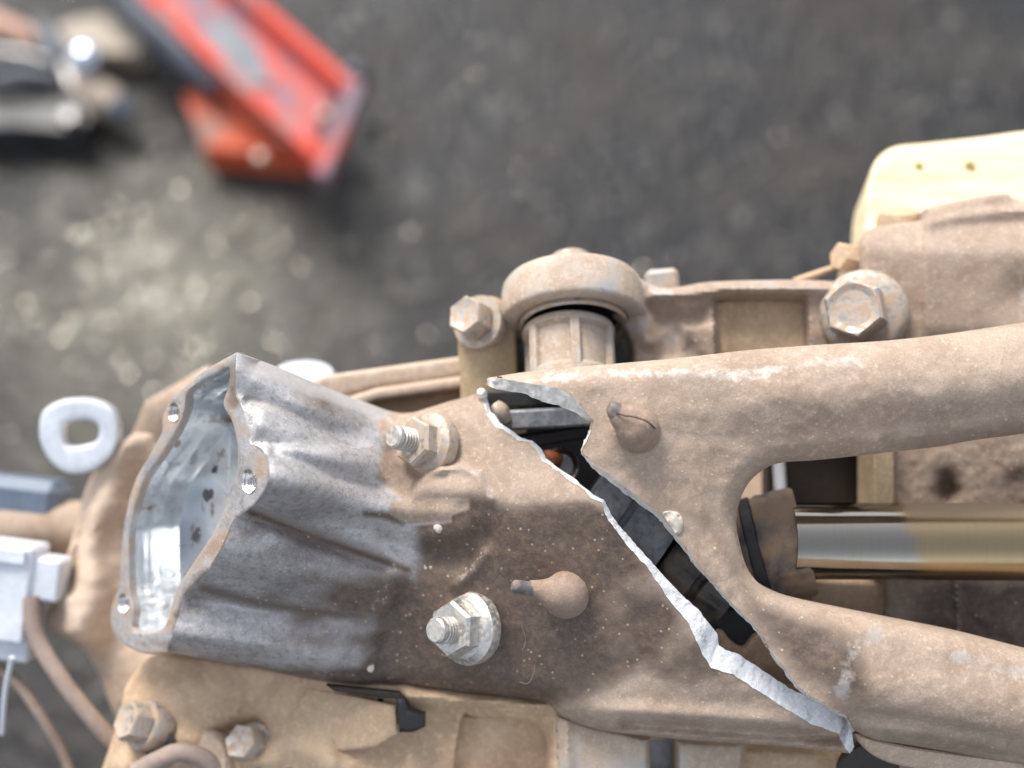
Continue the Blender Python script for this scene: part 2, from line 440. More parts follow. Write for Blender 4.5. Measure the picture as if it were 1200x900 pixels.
M['handle'] = plain('beige worn handle', (.50, .40, .31), .7, 0, .2, 40)
M['pinkh'] = plain('faded reddish wood', (.50, .30, .22), .7, 0, .2, 40)
M['chrome'] = plain('polished chrome', (.60, .66, .74), .2, 1., .05, 30)
M['fibre'] = plain('pale fibre', (.50, .40, .30), .7)
M['glint_chips'] = plain('bright glint chip', (.75, .72, .62), .22, 1., .1)
M['card'] = plain('dirty cardboard', (.42, .36, .29), .8, 0, .2, 30)

def shaft_mat():
    m, t, b = nodes('yellow passivated steel with dust film'); at = N(t, 'ShaderNodeVertexColor', layer_name='mask'); s = N(t, 'ShaderNodeSeparateColor'); t.links.new(at.outputs[0], s.inputs[0])
    v = objco(t); n = noise(t, 300, 4, .6, v); mp = N(t, 'ShaderNodeMapping'); t.links.new(v, mp.inputs[0]); mp.inputs['Scale'].default_value = (14, 1, 1)
    sc_ = noise(t, 130, 4, .7, mp.outputs[0])
    f = ramp(t, mth(t, 'ADD', s.outputs[0], mth(t, 'MULTIPLY', mth(t, 'SUBTRACT', n, .5), .35)), [(.4, 0.), (.62, 1.)])
    c = mix(t, f, (.33, .30, .25), (.40, .30, .17)); c = mix(t, ramp(t, sc_, [(.45, 0.), (.75, .14)]), c, (.2, .16, .1))
    c = mix(t, mth(t, 'MULTIPLY', s.outputs[1], .85), c, (.33, .24, .16))
    t.links.new(c, b.inputs['Base Color']); b.inputs['Metallic'].default_value = 1.
    t.links.new(mix(t, s.outputs[1], (1., 1., 1.), (.1, .1, .1)), b.inputs['Metallic'])
    r = mix(t, f, (.12, .12, .12), (.27, .27, .27)); t.links.new(mix(t, s.outputs[1], r, (.7, .7, .7)), b.inputs['Roughness'])
    bump(t, b, [(sc_, .05, .0002)]); return m
M['shaft'] = shaft_mat()

def wood_mat():
    m, t, b = nodes('pale pine board'); v = objco(t); mp = N(t, 'ShaderNodeMapping'); t.links.new(v, mp.inputs[0]); mp.inputs['Scale'].default_value = (1, 9, 9)
    n = noise(t, 30, 5, .6, mp.outputs[0]); n2 = noise(t, 60, 3, .5, v)
    c = mix(t, ramp(t, n, [(.35, 0.), (.65, 1.)]), (.86, .74, .52), (.72, .56, .34)); c = mix(t, ramp(t, n2, [(.6, 0.), (.75, .5)]), c, (.5, .36, .2))
    t.links.new(c, b.inputs['Base Color']); b.inputs['Roughness'].default_value = .7; bump(t, b, [(n, .3, .0008)]); return m
M['wood'] = wood_mat()
M['woodknot'] = plain('green brown stain in wood', (.22, .20, .06), .7)

def ground_mat():
    m, t, b = nodes('oil stained asphalt floor'); v = objco(t)
    n1 = noise(t, 4.5, 4, .55, v); n2 = noise(t, 15, 6, .7, v); n3 = noise(t, 60, 3, .6, v)
    vo = N(t, 'ShaderNodeTexVoronoi', feature='F1'); vo.inputs['Scale'].default_value = 75; t.links.new(v, vo.inputs['Vector'])
    c = mix(t, ramp(t, n1, [(.38, 0.), (.62, 1.)]), (.008, .009, .012), (.024, .021, .019))
    c = mix(t, ramp(t, n2, [(.48, 0.), (.66, .7)]), c, (.066, .060, .053))
    c = mix(t, ramp(t, n2, [(.34, .8), (.46, 0.)]), c, (.005, .005, .006))
    c = mix(t, ramp(t, n3, [(.62, 0.), (.68, .7)]), c, (.15, .145, .135))
    g = G_early(185, 345); ds = N(t, 'ShaderNodeVectorMath', operation='DISTANCE'); t.links.new(v, ds.inputs[0]); ds.inputs[1].default_value = g
    wet = mth(t, 'ADD', ds.outputs['Value'], mth(t, 'MULTIPLY', mth(t, 'SUBTRACT', n2, .5), .55)); wet = ramp(t, wet, [(.02, 1.), (.20, 0.)])
    c = mix(t, mth(t, 'MULTIPLY', wet, .5), c, (.15, .135, .095))       # pale tint paints the broad sun glare into the wet patch
    t.links.new(c, b.inputs['Base Color'])
    w1 = ramp(t, mth(t, 'ADD', mth(t, 'MULTIPLY', n1, .3), mth(t, 'MULTIPLY', n2, .7)), [(.40, .34), (.60, .70)])
    t.links.new(mix(t, wet, w1, (.19, .19, .19)), b.inputs['Roughness']); b.inputs['Specular IOR Level'].default_value = .24
    bump(t, b, [(n2, .55, .010), (vo.outputs['Distance'], .5, .006), (n3, .6, .003)]); return m
def G_early(px, py):
    d = rot.to_3x3() @ Vector(((px-600)*K, (450-py)*K, -D)); c = co.matrix_world.translation; return c+d*(-c.z/d.z)
M['ground'] = ground_mat()
def paint_mat(name, col, wear=(.30, .27, .29), amt=.5):
    m, t, b = nodes(name); v = objco(t); n = noise(t, 26, 5, .6, v)
    t.links.new(mix(t, ramp(t, n, [(amt, 0.), (amt+.08, 1.)]), col, wear), b.inputs['Base Color']); b.inputs['Roughness'].default_value = .62; b.inputs['Specular IOR Level'].default_value = .3; return m
M['red'] = paint_mat('worn red paint', (.56, .055, .030), (.30, .15, .14), .54)
M['redpale'] = paint_mat('scuffed red panel', (.50, .085, .07), (.20, .14, .17), .42)
M['orange'] = paint_mat('worn orange red paint', (.50, .085, .035), (.25, .13, .10), .54)  # more orange paint for the base plate and strut
M['jackdark'] = plain('dark grey greasy metal', (.075, .085, .105), .5, .3, .3, 30)

# ================================================================== the setting
def ground():
    me = bpy.data.meshes.new('ground'); n = 160; xs = np.linspace(-1, 1, n); xs = np.sign(xs)*np.abs(xs)**3*40
    X, Y = np.meshgrid(xs, xs+0.0); Z = fbm(X*3, Y*3, 3)*.004*(np.hypot(X, Y) < 4)
    V = np.stack([X.ravel(), Y.ravel()+.3, Z.ravel()-.004], 1)
    Fc = [(i*n+j, i*n+j+1, (i+1)*n+j+1, (i+1)*n+j) for i in range(n-1) for j in range(n-1)]
    me.from_pydata(V.tolist(), [], Fc); me.materials.append(M['ground']); me.polygons.foreach_set('use_smooth', np.ones(len(Fc), bool))
    o = newobj('ground', me); o['kind'] = 'structure'; o['label'] = 'dark oil stained asphalt floor'
ground()

def G(px, py, h=0.):               # where the sight line of a photo pixel meets the height h above the floor
    d = rot.to_3x3() @ Vector(((px-600)*K, (450-py)*K, -D)); c = co.matrix_world.translation
    s = (h-c.z)/d.z; return A(c+d*s)

def glint_chips():  # mirror flakes added only to throw sun glints off the floor
    V = []; Fc = []
    cs = [G(x, y) for x, y in zip(rng.normal(170, 80, 420), rng.normal(348, 62, 420))]+[G(x, y) for x, y in zip(rng.uniform(-60, 1260, 700), rng.uniform(-60, 430, 700))]
    for ci, c in enumerate(cs):
        r_ = rng.uniform(.0004, .0010) if ci < 420 else rng.uniform(.0003, .0008); nr = A((rng.normal()*.16, rng.normal()*.16, 1)); u, v, a_ = basis(nr); k = rng.integers(5, 8); t0 = rng.random()*6; n = len(V)
        c = A(c)+A((0, 0, .001+r_*.3))
        ring = [c+(u*math.cos(t0+i*6.283/k)+v*math.sin(t0+i*6.283/k)*rng.uniform(.5, 1))*r_ for i in range(k)]
        V += ring+[p-A((0, 0, .0012)) for p in ring]
        Fc += [tuple(n+i for i in range(k)), tuple(n+k+i for i in range(k-1, -1, -1))]+[(n+i, n+k+i, n+k+(i+1) % k, n+(i+1) % k) for i in range(k)]
    o = newobj('added_glint_chips', mkmesh('added_glint_chips', V, Fc, M['glint_chips'], False)); o['kind'] = 'stuff'; o['label'] = 'tiny bright metal chips added to make glints on the floor'; o['category'] = 'metal chips'
glint_chips()

# ================================================================== left half of the broken housing
fr_o_r = [(277, 413), (276, 439), (277, 460), (286, 478), (292, 503), (295, 519), (306, 526), (315, 541), (313, 568), (296, 593), (276, 609), (262, 640), (241, 672), (218, 696), (209, 722), (196, 764)]
fr_o_l = [(196, 764), (178, 767), (160, 763), (143, 753), (131, 735), (131, 710), (140, 685), (141, 660), (146, 613), (157, 567), (177, 530), (190, 505), (191, 488), (203, 466), (222, 449), (240, 434), (277, 413)]
fr_in = [(233, 449), (252, 439), (268, 431), (268, 452), (262, 474), (272, 493), (278, 520), (278, 550), (270, 580), (259, 606), (244, 634), (222, 667), (207, 692), (198, 722), (190, 738), (166, 741), (155, 735), (157, 713), (152, 690), (151, 633), (154, 610), (167, 567), (187, 537), (208, 503), (216, 480), (219, 462)]
Z0, MS, XR = 17., .88, 316
def zrim(px):                      # the flange face is a flat plane turned to the left
    px = A(px); k = K*1000; X = (px-600)*k; X0 = (XR-600)*k*(D*1000-Z0)/(D*1000)
    # z = Z0+MS*(X*(D-z)/D-X0)
    return (Z0+MS*(X-X0))/(1+MS*X/(D*1000))
def kink(y): q = 590-y; return -.48*K*1000*np.where(q > 0, np.sqrt(q*q+200)-14.1, 0)-.27*K*1000*np.where(q < 0, np.sqrt(q*q+200)-14.1, 0)
def zplate(x, y):
    b = .28*K*1000*(np.minimum(x, 810)-640)
    return b+kink(y)
_rr = spline(fr_o_r, 6); _ys = _rr[:, 1]
def zl(q):
    x, y = q[:, 0], q[:, 1]
    o = np.argsort(_ys); xr = np.interp(y, _ys[o], _rr[o, 0]); zr = zrim(xr)
    t = ss(0, 1, (x-xr)/np.maximum(40, 475-xr)); xp = np.maximum(x, 475)
    z = zr*(1-t)+zplate(xp, y)*t
    f = ridge(q, [(279, 436), (350, 463), (440, 500)], 22, 3.4, (0, .5))
    f += ridge(q, [(284, 465), (340, 482), (430, 520)], 8, -2.0, (.04, .3))
    f += ridge(q, [(296, 498), (380, 528), (470, 556)], 17, 2.6, (.03, .3))
    f += ridge(q, [(312, 528), (390, 553), (478, 580)], 8, -2.4, (.06, .25))
    f += ridge(q, [(312, 560), (400, 588), (470, 606), (520, 612)], 24, 5.2, (0, .55))
    f += ridge(q, [(290, 600), (360, 628), (430, 655), (478, 668)], 10, -4.6, (.05, .2))
    f += ridge(q, [(262, 655), (350, 678), (455, 700)], 34, 3.6, (0, .3))
    f += ridge(q, [(217, 702), (300, 714), (400, 728), (436, 738)], 9, -2.2, (.04, .3))
    f += ridge(q, [(204, 745), (300, 752), (420, 768)], 18, 3.2, (0, .3))
    f += 3.2*(1-ss(-16, 16, x-np.interp(y, [560, 600, 655, 700, 765, 800], [470, 476, 482, 464, 436, 428])))*ss(600, 660, y)*ss(300, 400, x)
    # arched pad and its rim, long step under it
    arch = [(474, 602), (488, 562), (512, 549), (542, 545), (562, 556), (578, 602)]
    f += 3.2*soft(arch, q, 5)*ss(596, 570, y)+ridge(q, [(500, 554), (540, 546), (561, 556), (576, 584)], 5, 1.3)
    f += ridge(q, [(420, 594), (470, 598), (520, 600), (545, 594)], 12, 1.8, (.3, .2))
    f += ridge(q, [(455, 640), (500, 655), (545, 650), (566, 628)], 16, -2.6)+ridge(q, [(500, 628), (540, 622)], 14, 1.5)
    f += ridge(q, [(535, 684), (556, 668), (566, 650)], 8, 1.8)
    f += 2.5*soft([(470, 492), (520, 482), (535, 515), (520, 552), (484, 548), (466, 520)], q, 8)
    f += 1.5*np.exp(-(np.hypot(x-548, y-736)/48)**4)
    f += ridge(q, [(462, 530), (478, 560)], 12, -2.5)
    # lower lip
    f += ridge(q, [(724, 847), (850, 857), (985, 866)], 7, -5., (.02, 0))+ridge(q, [(705, 832), (840, 840), (960, 851)], 11, 1.6)
    f += (.35+.35*ss(480, 540, x))*fbm(x/60, y/60, 2)+.08*fbm(x/14, y/14, 4)
    return z+f
# broken edge: front line and the line at the far side of the wall
FL = [(565, 462), (566, 469), (571, 485), (581, 499), (597, 509), (608, 516), (621, 519), (631, 531), (635, 539), (656, 555), (680, 571), (693, 583), (704, 589), (712, 608), (733, 636), (765, 673), (781, 699), (808, 733), (824, 768), (833, 783), (842, 785), (860, 791), (887, 809), (921, 831), (948, 847), (983, 860), (988, 872), (996, 883)]
BL = [(570, 459), (571, 466), (576, 482), (586, 495), (600, 505), (611, 513), (624, 516), (635, 528), (639, 537), (659, 552), (682, 568), (696, 580), (708, 586), (717, 604), (738, 630), (772, 668), (796, 694), (820, 716), (839, 741), (843, 757), (850, 762), (866, 767), (893, 785), (925, 806), (962, 825), (990, 834), (997, 845), (1001, 876)]
# depth of the far line below the near one (mm)
BD = [-2.5]*16+[-2.4, -2.4, -2.2, -1.8, -1.6, -1.6, -1.6, -1.6, -1.4, -1.4, -1.4, -1.2]
FLj, BLj = jag(FL, np.column_stack([BL, BD]), 2.4, 1.0, 11) if False else (None, None)
f3 = np.column_stack([A(FL), np.zeros(len(FL))]); b3 = np.column_stack([A(BL), A(BD)])
FLj, BLj = jag(f3, b3, 2.4, 1.0, 11)
top = spline([(277, 413), (296, 420), (330, 433), (360, 446), (400, 462), (427, 472), (459, 483), (480, 484), (499, 479), (528, 470), (548, 465), (558, 461), (565, 462)], 4.5)
bot = spline([(996, 883), (950, 878), (913, 874), (807, 867), (735, 860), (700, 855), (662, 842), (640, 824), (610, 818), (540, 812), (467, 807), (380, 799), (300, 783), (250, 774), (196, 764)], 4.5)
rimR = spline(fr_o_r, 4.5)
outL = np.concatenate([top[:-1], FLj[:-1, :2], bot[:-1], rimR[::-1][:-1]])
nT, nF = len(top)-1, len(FLj)
tan_area = [(470, 585), (440, 560), (452, 520), (440, 495), (470, 470), (540, 440), (580, 440), (720, 590), (690, 588), (640, 588), (600, 592), (550, 588), (500, 612), (450, 606)]
bot_area = [(596, 830), (640, 818), (690, 812), (720, 806), (748, 790), (775, 800), (815, 806), (840, 788), (1010, 850), (1010, 900), (600, 900)]
step_area = [(455, 588), (478, 586), (548, 586), (548, 596), (528, 603), (528, 612), (478, 614), (462, 604)]
grime = [(478, 600), (500, 582), (548, 580), (600, 594), (690, 588), (715, 600), (850, 790), (815, 803), (775, 800), (750, 786), (715, 808), (640, 832), (380, 826), (200, 792), (235, 768), (330, 782), (420, 780), (446, 740), (468, 705), (490, 655), (486, 630)]
def ml(q):
    x, y = q[:, 0], q[:, 1]; nz = fbm(x/38, y/38, 9)*.5; nz2 = fbm(x/90, y/50, 19)
    dust = np.maximum.reduce([soft(tan_area, q, 10), soft(bot_area, q, 9), soft(step_area, q, 5)])
    dust = np.maximum(dust, .42*ss(600, 760, x)*ss(640, 760, y))
    dust = np.maximum(dust, .47*ridge(q, [(300, 600), (380, 632), (470, 664)], 14, 1))
    dust = np.maximum(dust, .40*ridge(q, [(283, 465), (310, 474), (370, 490)], 9, 1)+.3*ridge(q, [(316, 528), (400, 556)], 6, 1))
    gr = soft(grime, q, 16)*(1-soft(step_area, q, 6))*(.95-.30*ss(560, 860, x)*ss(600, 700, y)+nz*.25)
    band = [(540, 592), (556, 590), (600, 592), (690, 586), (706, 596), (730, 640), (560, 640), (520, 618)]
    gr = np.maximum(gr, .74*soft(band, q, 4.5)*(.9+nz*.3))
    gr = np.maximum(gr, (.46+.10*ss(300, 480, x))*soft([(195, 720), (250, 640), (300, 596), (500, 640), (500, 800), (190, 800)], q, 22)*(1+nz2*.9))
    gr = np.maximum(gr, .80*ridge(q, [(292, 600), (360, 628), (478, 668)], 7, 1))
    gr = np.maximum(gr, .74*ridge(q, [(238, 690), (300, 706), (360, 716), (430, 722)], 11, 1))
    gr = np.maximum(gr, .8*ridge(q, [(428, 602), (450, 604), (472, 612)], 6, 1))
    gr = np.maximum(gr, .80*ridge(q, [(468, 545), (490, 560)], 10, 1)*.7)  # dark smear paints in the shadow under the upper nut
    gr = np.maximum(gr, .52*ridge(q, [(350, 462), (420, 492)], 16, 1)*(1+nz*1.3))
    gr = np.maximum(gr, .8*ridge(q, [(448, 790), (560, 800), (640, 812)], 9, 1))
    bare = np.maximum.reduce([.50*ridge(q, [(380, 782), (410, 745)], 20, 1), .42*ridge(q, [(462, 662), (436, 720)], 14, 1), .46*ridge(q, [(540, 678), (556, 664), (566, 648)], 9, 1), .60*ridge(q, [(545, 547), (562, 556), (576, 582)], 7, 1), .55*ridge(q, [(508, 606), (516, 618)], 6, 1)])  # includes pale streaks that paint in the lit arch rim and neck step
    bare = np.maximum(bare, .60*ss(20, 0, y-(np.interp(x, [277, 460], [425, 492])))*(x < 460))
    gr = gr*(1-.92*soft(step_area, q, 4))
    dust = np.maximum.reduce([dust, ss(.75, .95, gr)*ss(440, 480, x+30*nz), ss(500, 540, x+12*nz)])
    return np.stack([dust, np.clip(gr, 0, 1), bare], 1)
# boundary vertices of the broken edge come right after the top line
rel, VF_, om = relief(outL, zl, 3.3, rolls=[(top[6:-3], 34, 9), (bot[14:], 30, 8), (bot[:14], 6, 1.5)], thick=4.5, maskf=ml, edge=None,
                      noskirt=None)
L0 = p3(430, 650, -10)
LH = Thing('broken_housing', 'broken cast aluminium housing half with round open mouth and bright jagged edge', 'housing', L0)
LH.part('shell', rel, M['house'], autos=50)
Ffr = VF_[[om[nT+i] for i in range(nF)]]
zb = Ffr[:, 2]*1000+BLj[:, 2]
Bfr = P(BLj[:, 0], BLj[:, 1], zb); Ffr = Ffr+A([0, 0, .0002])
LH.part('fracture_face', ribbon(Ffr, Bfr, 6, .00012), M['frac'], label='bright silver fresh fracture face', autos=180)
# rim and bore
ring_o = np.concatenate([rimR[:-1], spline(fr_o_l, 4.5)[:-1]]); ring_i = spline(fr_in, 4.5, True)
zrf = lambda q: zrim(q[:, 0])+.25
nrm = A((-MS, .03, 1)); nrm /= np.linalg.norm(nrm)
def topx(Q): s_ = (D-Q[:, 2])/D*K; return np.stack([600+Q[:, 0]/s_, 450-Q[:, 1]/s_], 1)
HO = [(292, 564, 3.5), (204, 483, 3.0), (145, 707, 3.1)]; hl = []
for (hx, hy, hr) in HO:
    c = P(hx, hy, zrim(hx)+.25).reshape(3); u, v, _a = basis(nrm); th = np.arange(22)/22*2*math.pi
    hl.append(topx(c+(np.cos(th)[:, None]*u+np.sin(th)[:, None]*v)*hr*.95*.001))
rr_, RV, rom = relief(ring_o, zrf, 4.5, holes=[ring_i]+hl, thick=3, tdir=-nrm, edge=(4, .6), maskf=lambda q: np.stack([.50+.35*fbm(q[:, 0]/22, q[:, 1]/22, 91), .60*ridge(q, [(272, 432), (276, 470)], 10, 1)+.72*ridge(q, [(240, 672), (222, 690), (208, 720)], 8, 1)+.5*ridge(q, [(160, 752), (196, 755)], 10, 1)+.25*fbm(q[:, 0]/14, q[:, 1]/14, 92), 0*q[:, 0]], 1))
rimo = LH.part('mouth_rim', rr_, M['house'], label='flat tan stained rim round the mouth')
def sweep(loop, dirs, mat, name, dep, parent=None, scale=None, label=None):
    z = zrim(loop[:, 0])-.5; V0 = P(loop[:, 0], loop[:, 1], z); c = V0.mean(0); n = len(V0); rows = len(dep); V = []
    for d, s in zip(dep, scale): V.append(c+(V0-c)*s+A(dirs)*d*.001)
    Fc = [(r*n+i, r*n+(i+1) % n, (r+1)*n+(i+1) % n, (r+1)*n+i) for r in range(rows-1) for i in range(n)]
    return LH.part(name, (np.concatenate(V), Fc), mat, parent, label=label)
dep = [0, 2, 3, 6, 9, 10, 10.5, 15, 17, 17.4, 17.5]; scb = [1, 1, .985, .98, .975, .95, .945, .94, .91, .5, .02]
bo = sweep(ring_i, -nrm, M['bore'], 'bore', dep, scale=scb, label='smooth oily silver inside of the mouth')
lo_ = spline(fr_o_l[:-4], 4.5)
zlo = zrim(lo_[:, 0])-.2; V0 = P(lo_[:, 0], lo_[:, 1], zlo); Vs = np.concatenate([V0-nrm*d*.001+A([0.0006*d, 0, 0])*0 for d in (0, 8, 20, 38)]); n = len(V0)
LH.part('neck_wall', (Vs, [(r*n+i, r*n+i+1, (r+1)*n+i+1, (r+1)*n+i) for r in range(3) for i in range(n-1)]), M['worn'])
for (hx, hy, hr) in HO:
    c = P(hx, hy, zrim(hx)+.3); c = c.reshape(3)
    thr = []
    for i in range(1, 9): thr += [(-i*.9, hr*.88), (-i*.9-.45, hr*.72)]
    h = LH.part('threaded_hole', lathe(c, nrm, [(-.2, hr*1.02), (.15, hr*1.0), (-.5, hr*.86)]+thr+[(-9, .1)], 28, cap=(False, False)), M['hole'])
    LH.part('hole_bottom', lathe(c-nrm*.0065, nrm, [(0, hr*.8), (.3, hr*.8)], 20), M['port'], h)
def on_plane(px, py, depth):      # point of the sight line on the plane `depth` mm behind the rim plane
    o = np.array([0, 0, D]); d = P(px, py, 0.)-o; p0 = P(XR, 560, Z0)-nrm*depth*.001; return o+d*(((p0-o)@nrm)/(d@nrm))
for (hx, hy, r_) in ((252, 512, 1.7), (250, 548, 2.4), (243, 580, 2.5), (229, 628, 2.2), (258, 534, 1.6)):
    c = on_plane(hx, hy, 17.6)
    LH.part('oil_port', lathe(c, nrm, [(-.5, r_), (.05, r_*.9), (.12, r_*.5)], 18, shape=lambda th, i: 1+.28*np.sin(2*th+hx)+.16*np.sin(3*th+hy)+.1*np.sin(5*th+hx*2)), M['port'], bo)
# studs with flange nuts
def stud_nut(T, c, ax, s=1., matn=None, spin=.2, studlen=13.5):
    f = T.part('flange_nut', merge(lathe(c, ax, [(-3.2, 11.2*s), (0, 11.4*s), (.8, 11.2*s), (1.4, 10.4*s), (2.6, 9.2*s), (3.0, 8.*s)], 44), hexprism(c+A(ax)*.002*s, ax, 8.8*s, 6.2*s, spin, .16)), matn or M['zinc'], autos=25)
    th = [(6*s, 3.6*s)]
    k = int((studlen-7)/1.15)
    for i in range(k): th += [(7*s+i*1.15, 4.2*s), (7*s+i*1.15+.2, 4.2*s), (7*s+i*1.15+.6, 3.3*s), (7*s+i*1.15+.8, 3.3*s)]
    e = 7*s+k*1.15; th += [(e, 4.0*s), (e+1.4, 3.9*s), (e+1.9, 3.3*s)]
    T.part('threaded_stud', lathe(c, ax, th, 26), M['zinc'], f)
a1 = A((-.66, .20, .70)); a1 /= np.linalg.norm(a1); a2 = A((-.62, .10, .75)); a2 /= np.linalg.norm(a2)
q1 = zl(A([[500., 521.]]))[0]; q2 = zl(A([[548., 736.]]))[0]
stud_nut(LH, P(502, 521, q1-1.6).reshape(3), a1, .90, M['zincd'], .4, 14)
stud_nut(LH, P(547, 736, q2+2.2).reshape(3), a2, 1.0, M['zinc'], .15, 13.5)
def sprue(T, pts, tipmat=True):
    q = spline(pts, 2.0); T2 = q
    o = T.part('cast_stub', tube(P(q[:, 0], q[:, 1], q[:, 2]), q[:, 3], 26), M['stub'])
    return o
s1 = zl(A([[657., 697.]]))[0]
sprue(LH, [(666, 698, s1-6, 6.9), (663, 697, s1+1, 7.2), (658, 696, s1+3.2, 6.9), (651, 695, s1+4.6, 6.0), (643, 694, s1+5.2, 4.7), (635, 692, s1+5.8, 3.5), (627, 690, s1+6.3, 2.7), (620, 689, s1+6.8, 2.3)])
LH.part('stub_tip', pxtube([(623, 690, s1+6.7, 2.35), (616, 689, s1+7.4, 2.1), (603, 687, s1+8.5, 2.0), (600, 686.5, s1+8.7, 1.3)], 2, 3, seg=18), M['sootmetal'])
for (x_, y_, r_) in ((514, 619, 1.5), (434, 783, 1.3), (499, 666, .6), (505, 665, .6)):
    LH.part('solder_drop', lathe(P(x_, y_, zl(A([[x_, y_*1.]]))[0]-.2).reshape(3), (0, 0, 1), [(-.6, r_), (0, r_), (r_*.4, r_*.75), (r_*.55, r_*.2)], 14, wob=.12), M['fracold'])
LH.part('edge_nub', lathe(P(564, 460, zl(A([[562., 464.]]))[0]).reshape(3), (-.3, .5, 1), [(-2, 1.5), (0, 1.5), (.9, 1.1), (1.2, .4)], 16), M['fracedge'])

for hp in ([(608, 799), (618, 801), (624, 793), (627, 779)], [(611, 733), (615, 744), (616, 753), (612, 762)]):
    hp = [(x_, y_, zl(A([[x_, y_*1.]]))[0]+.35) for x_, y_ in hp]
    LH.part('stray_fibre', pxtube(hp, .06, 3, seg=5), M['fibre'])

# ================================================================== right half: forked arm
FR = [(571, 443), (585, 444), (612, 448), (641, 452), (657, 456), (674, 467), (695, 492), (692, 503), (689, 513), (682, 529), (699, 545), (721, 561), (737, 574), (758, 590), (775, 603), (785, 617), (800, 637), (821, 664), (843, 688), (861, 709), (875, 723), (893, 744), (905, 765), (921, 785), (935, 804), (953, 817), (977, 831), (996, 841), (1001, 856)]
BR = [(569, 450), (580, 456), (612, 461), (636, 470), (655, 476), (674, 483), (693, 495), (690, 505), (686, 515), (681, 533), (695, 549), (717, 566), (733, 579), (754, 594), (771, 607), (782, 620), (797, 640), (818, 667), (840, 691), (858, 712), (872, 725), (891, 746), (903, 767), (918, 787), (932, 806), (950, 819), (974, 833), (993, 843), (999, 858)]
f3 = np.column_stack([A(FR), np.zeros(len(FR))]); b3 = np.column_stack([A(BR), [-2, -2, -2.2, -2.4, -2.6, -3, -5]+[-7]*(len(BR)-7)])
FRj, BRj = jag(f3, b3, 2.4, 1.0, 31)
topR = spline([(1300, 364), (1200, 378), (1120, 390), (1040, 399), (960, 404), (880, 410), (800, 419), (745, 424), (700, 428), (650, 432), (607, 437), (571, 443)], 5)
crotch = spline([(1300, 492), (1200, 508), (1140, 516), (1095, 524), (1032, 531), (960, 539), (917, 542), (897, 549), (879, 564), (868, 584), (863, 611), (867, 638), (876, 666), (891, 685), (915, 698), (942, 706), (990, 716), (1050, 728), (1125, 743), (1200, 762), (1300, 788)], 4.6)
botR = spline([(1001, 856), (1024, 866), (1065, 873), (1125, 883), (1198, 896), (1300, 915)], 5)
outR = np.concatenate([topR[:-1], FRj[:-1, :2], botR, crotch[::-1]])
nTR = len(topR)-1
def zr_(q):
    x, y = q[:, 0], q[:, 1]
    z = 8+0*x-.04*(x-800)*.2554*ss(700, 1200, x)
    z += -.22*K*1000*np.maximum(0, 520-y)*ss(720, 620, x)
    f = ridge(q, [(800, 478), (1000, 460), (1300, 430)], 42, 5.5, (.25, 0))
    f += ridge(q, [(890, 765), (1050, 800), (1300, 860)], 46, 5., (.25, 0))
    f += ridge(q, [(1000, 505), (1300, 470)], 14, -1.6, (.3, 0))
    f -= 3*np.exp(-(np.hypot(x-850, y-600)/40)**2)
    f += 1.5*np.exp(-(np.hypot(x-745, y-503)/40)**4)
    f += ridge(q, [(1010, 838), (1090, 848), (1200, 872)], 8, -2.5)
    f += .8*fbm(x/70, y/60, 22)+.10*fbm(x/14, y/14, 24)
    return z+f
def mr(q):
    x, y = q[:, 0], q[:, 1]; nz = fbm(x/40, y/30, 39)
    dust = .95+0*x
    gr = .56*soft([(800, 600), (840, 590), (890, 700), (1010, 745), (1020, 820), (940, 790), (880, 720)], q, 20)+.34*ridge(q, [(900, 760), (980, 790)], 40, 1)
    gr = np.maximum(gr, .44*soft([(1020, 505), (1300, 470), (1300, 520), (1040, 530)], q, 8))  # this and the next line paint shade onto the upper arm's underside
    gr = np.maximum(gr, .40*ss(1000, 1200, x)*ss(460, 520, y)*(y < 560))
    gr = np.maximum(gr, .42*ridge(q, [(1040, 860), (1200, 880)], 16, 1))+nz*.06
    bare = .60*ridge(q, [(640, 440), (780, 436), (860, 440), (960, 424), (1010, 425)], 13, 1)+nz*.16*(y < 470)
    bare = np.maximum(bare, .5*ridge(q, [(570, 446), (660, 446)], 8, 1))
    bare = np.maximum(bare, (.52+nz*.2)*ridge(q, [(985, 810), (1000, 760), (1030, 740)], 15, 1))
    bare = np.maximum(bare, (.50+nz*.25)*ridge(q, [(1080, 480), (1200, 470)], 14, 1))
    bare = np.maximum(bare, (.52+nz*.2)*ridge(q, [(1120, 770), (1200, 790)], 14, 1))
    return np.stack([dust, gr, bare], 1)
relR, VR_, omR = relief(outR, zr_, 3.6, rolls=[(topR, 30, 9), (crotch, 26, 8), (botR, 40, 12)], thick=7, maskf=mr, edge=None)
RH = Thing('forked_housing', 'dusty forked housing half whose two arms straddle the brass coloured shaft', 'housing', p3(950, 600, 0))
RH.part('shell', relR, M['house'], autos=50)
Ff = VR_[[omR[nTR+i] for i in range(len(FRj))]]; zb = Ff[:, 2]*1000+BRj[:, 2]; Bf = P(BRj[:, 0], BRj[:, 1], zb)
RH.part('fracture_face', ribbon(Ff+A([0, 0, .0002]), Bf, 5, .0002), M['fracedge'], label='pale dull fracture face', autos=180)
s2 = zr_(A([[745., 503.]]))[0]
sprue(RH, [(750, 508, s2-5, 6.2), (748, 505, s2+1, 6.5), (745, 501, s2+3, 6.2), (739, 496, s2+3.6, 5.5), (733, 491, s2+4.1, 4.7), (727, 487, s2+4.5, 3.8), (722, 483, s2+4.8, 3.0), (719, 481, s2+4.9, 2.4)])
RH.part('stub_tip', pxtube([(725, 485, s2+5.0, 2.9), (719, 480, s2+5.3, 2.5), (715, 477, s2+5.5, 1.9), (713, 476, s2+5.6, 1.1)], 2, 2, seg=16), M['sootmetal'])
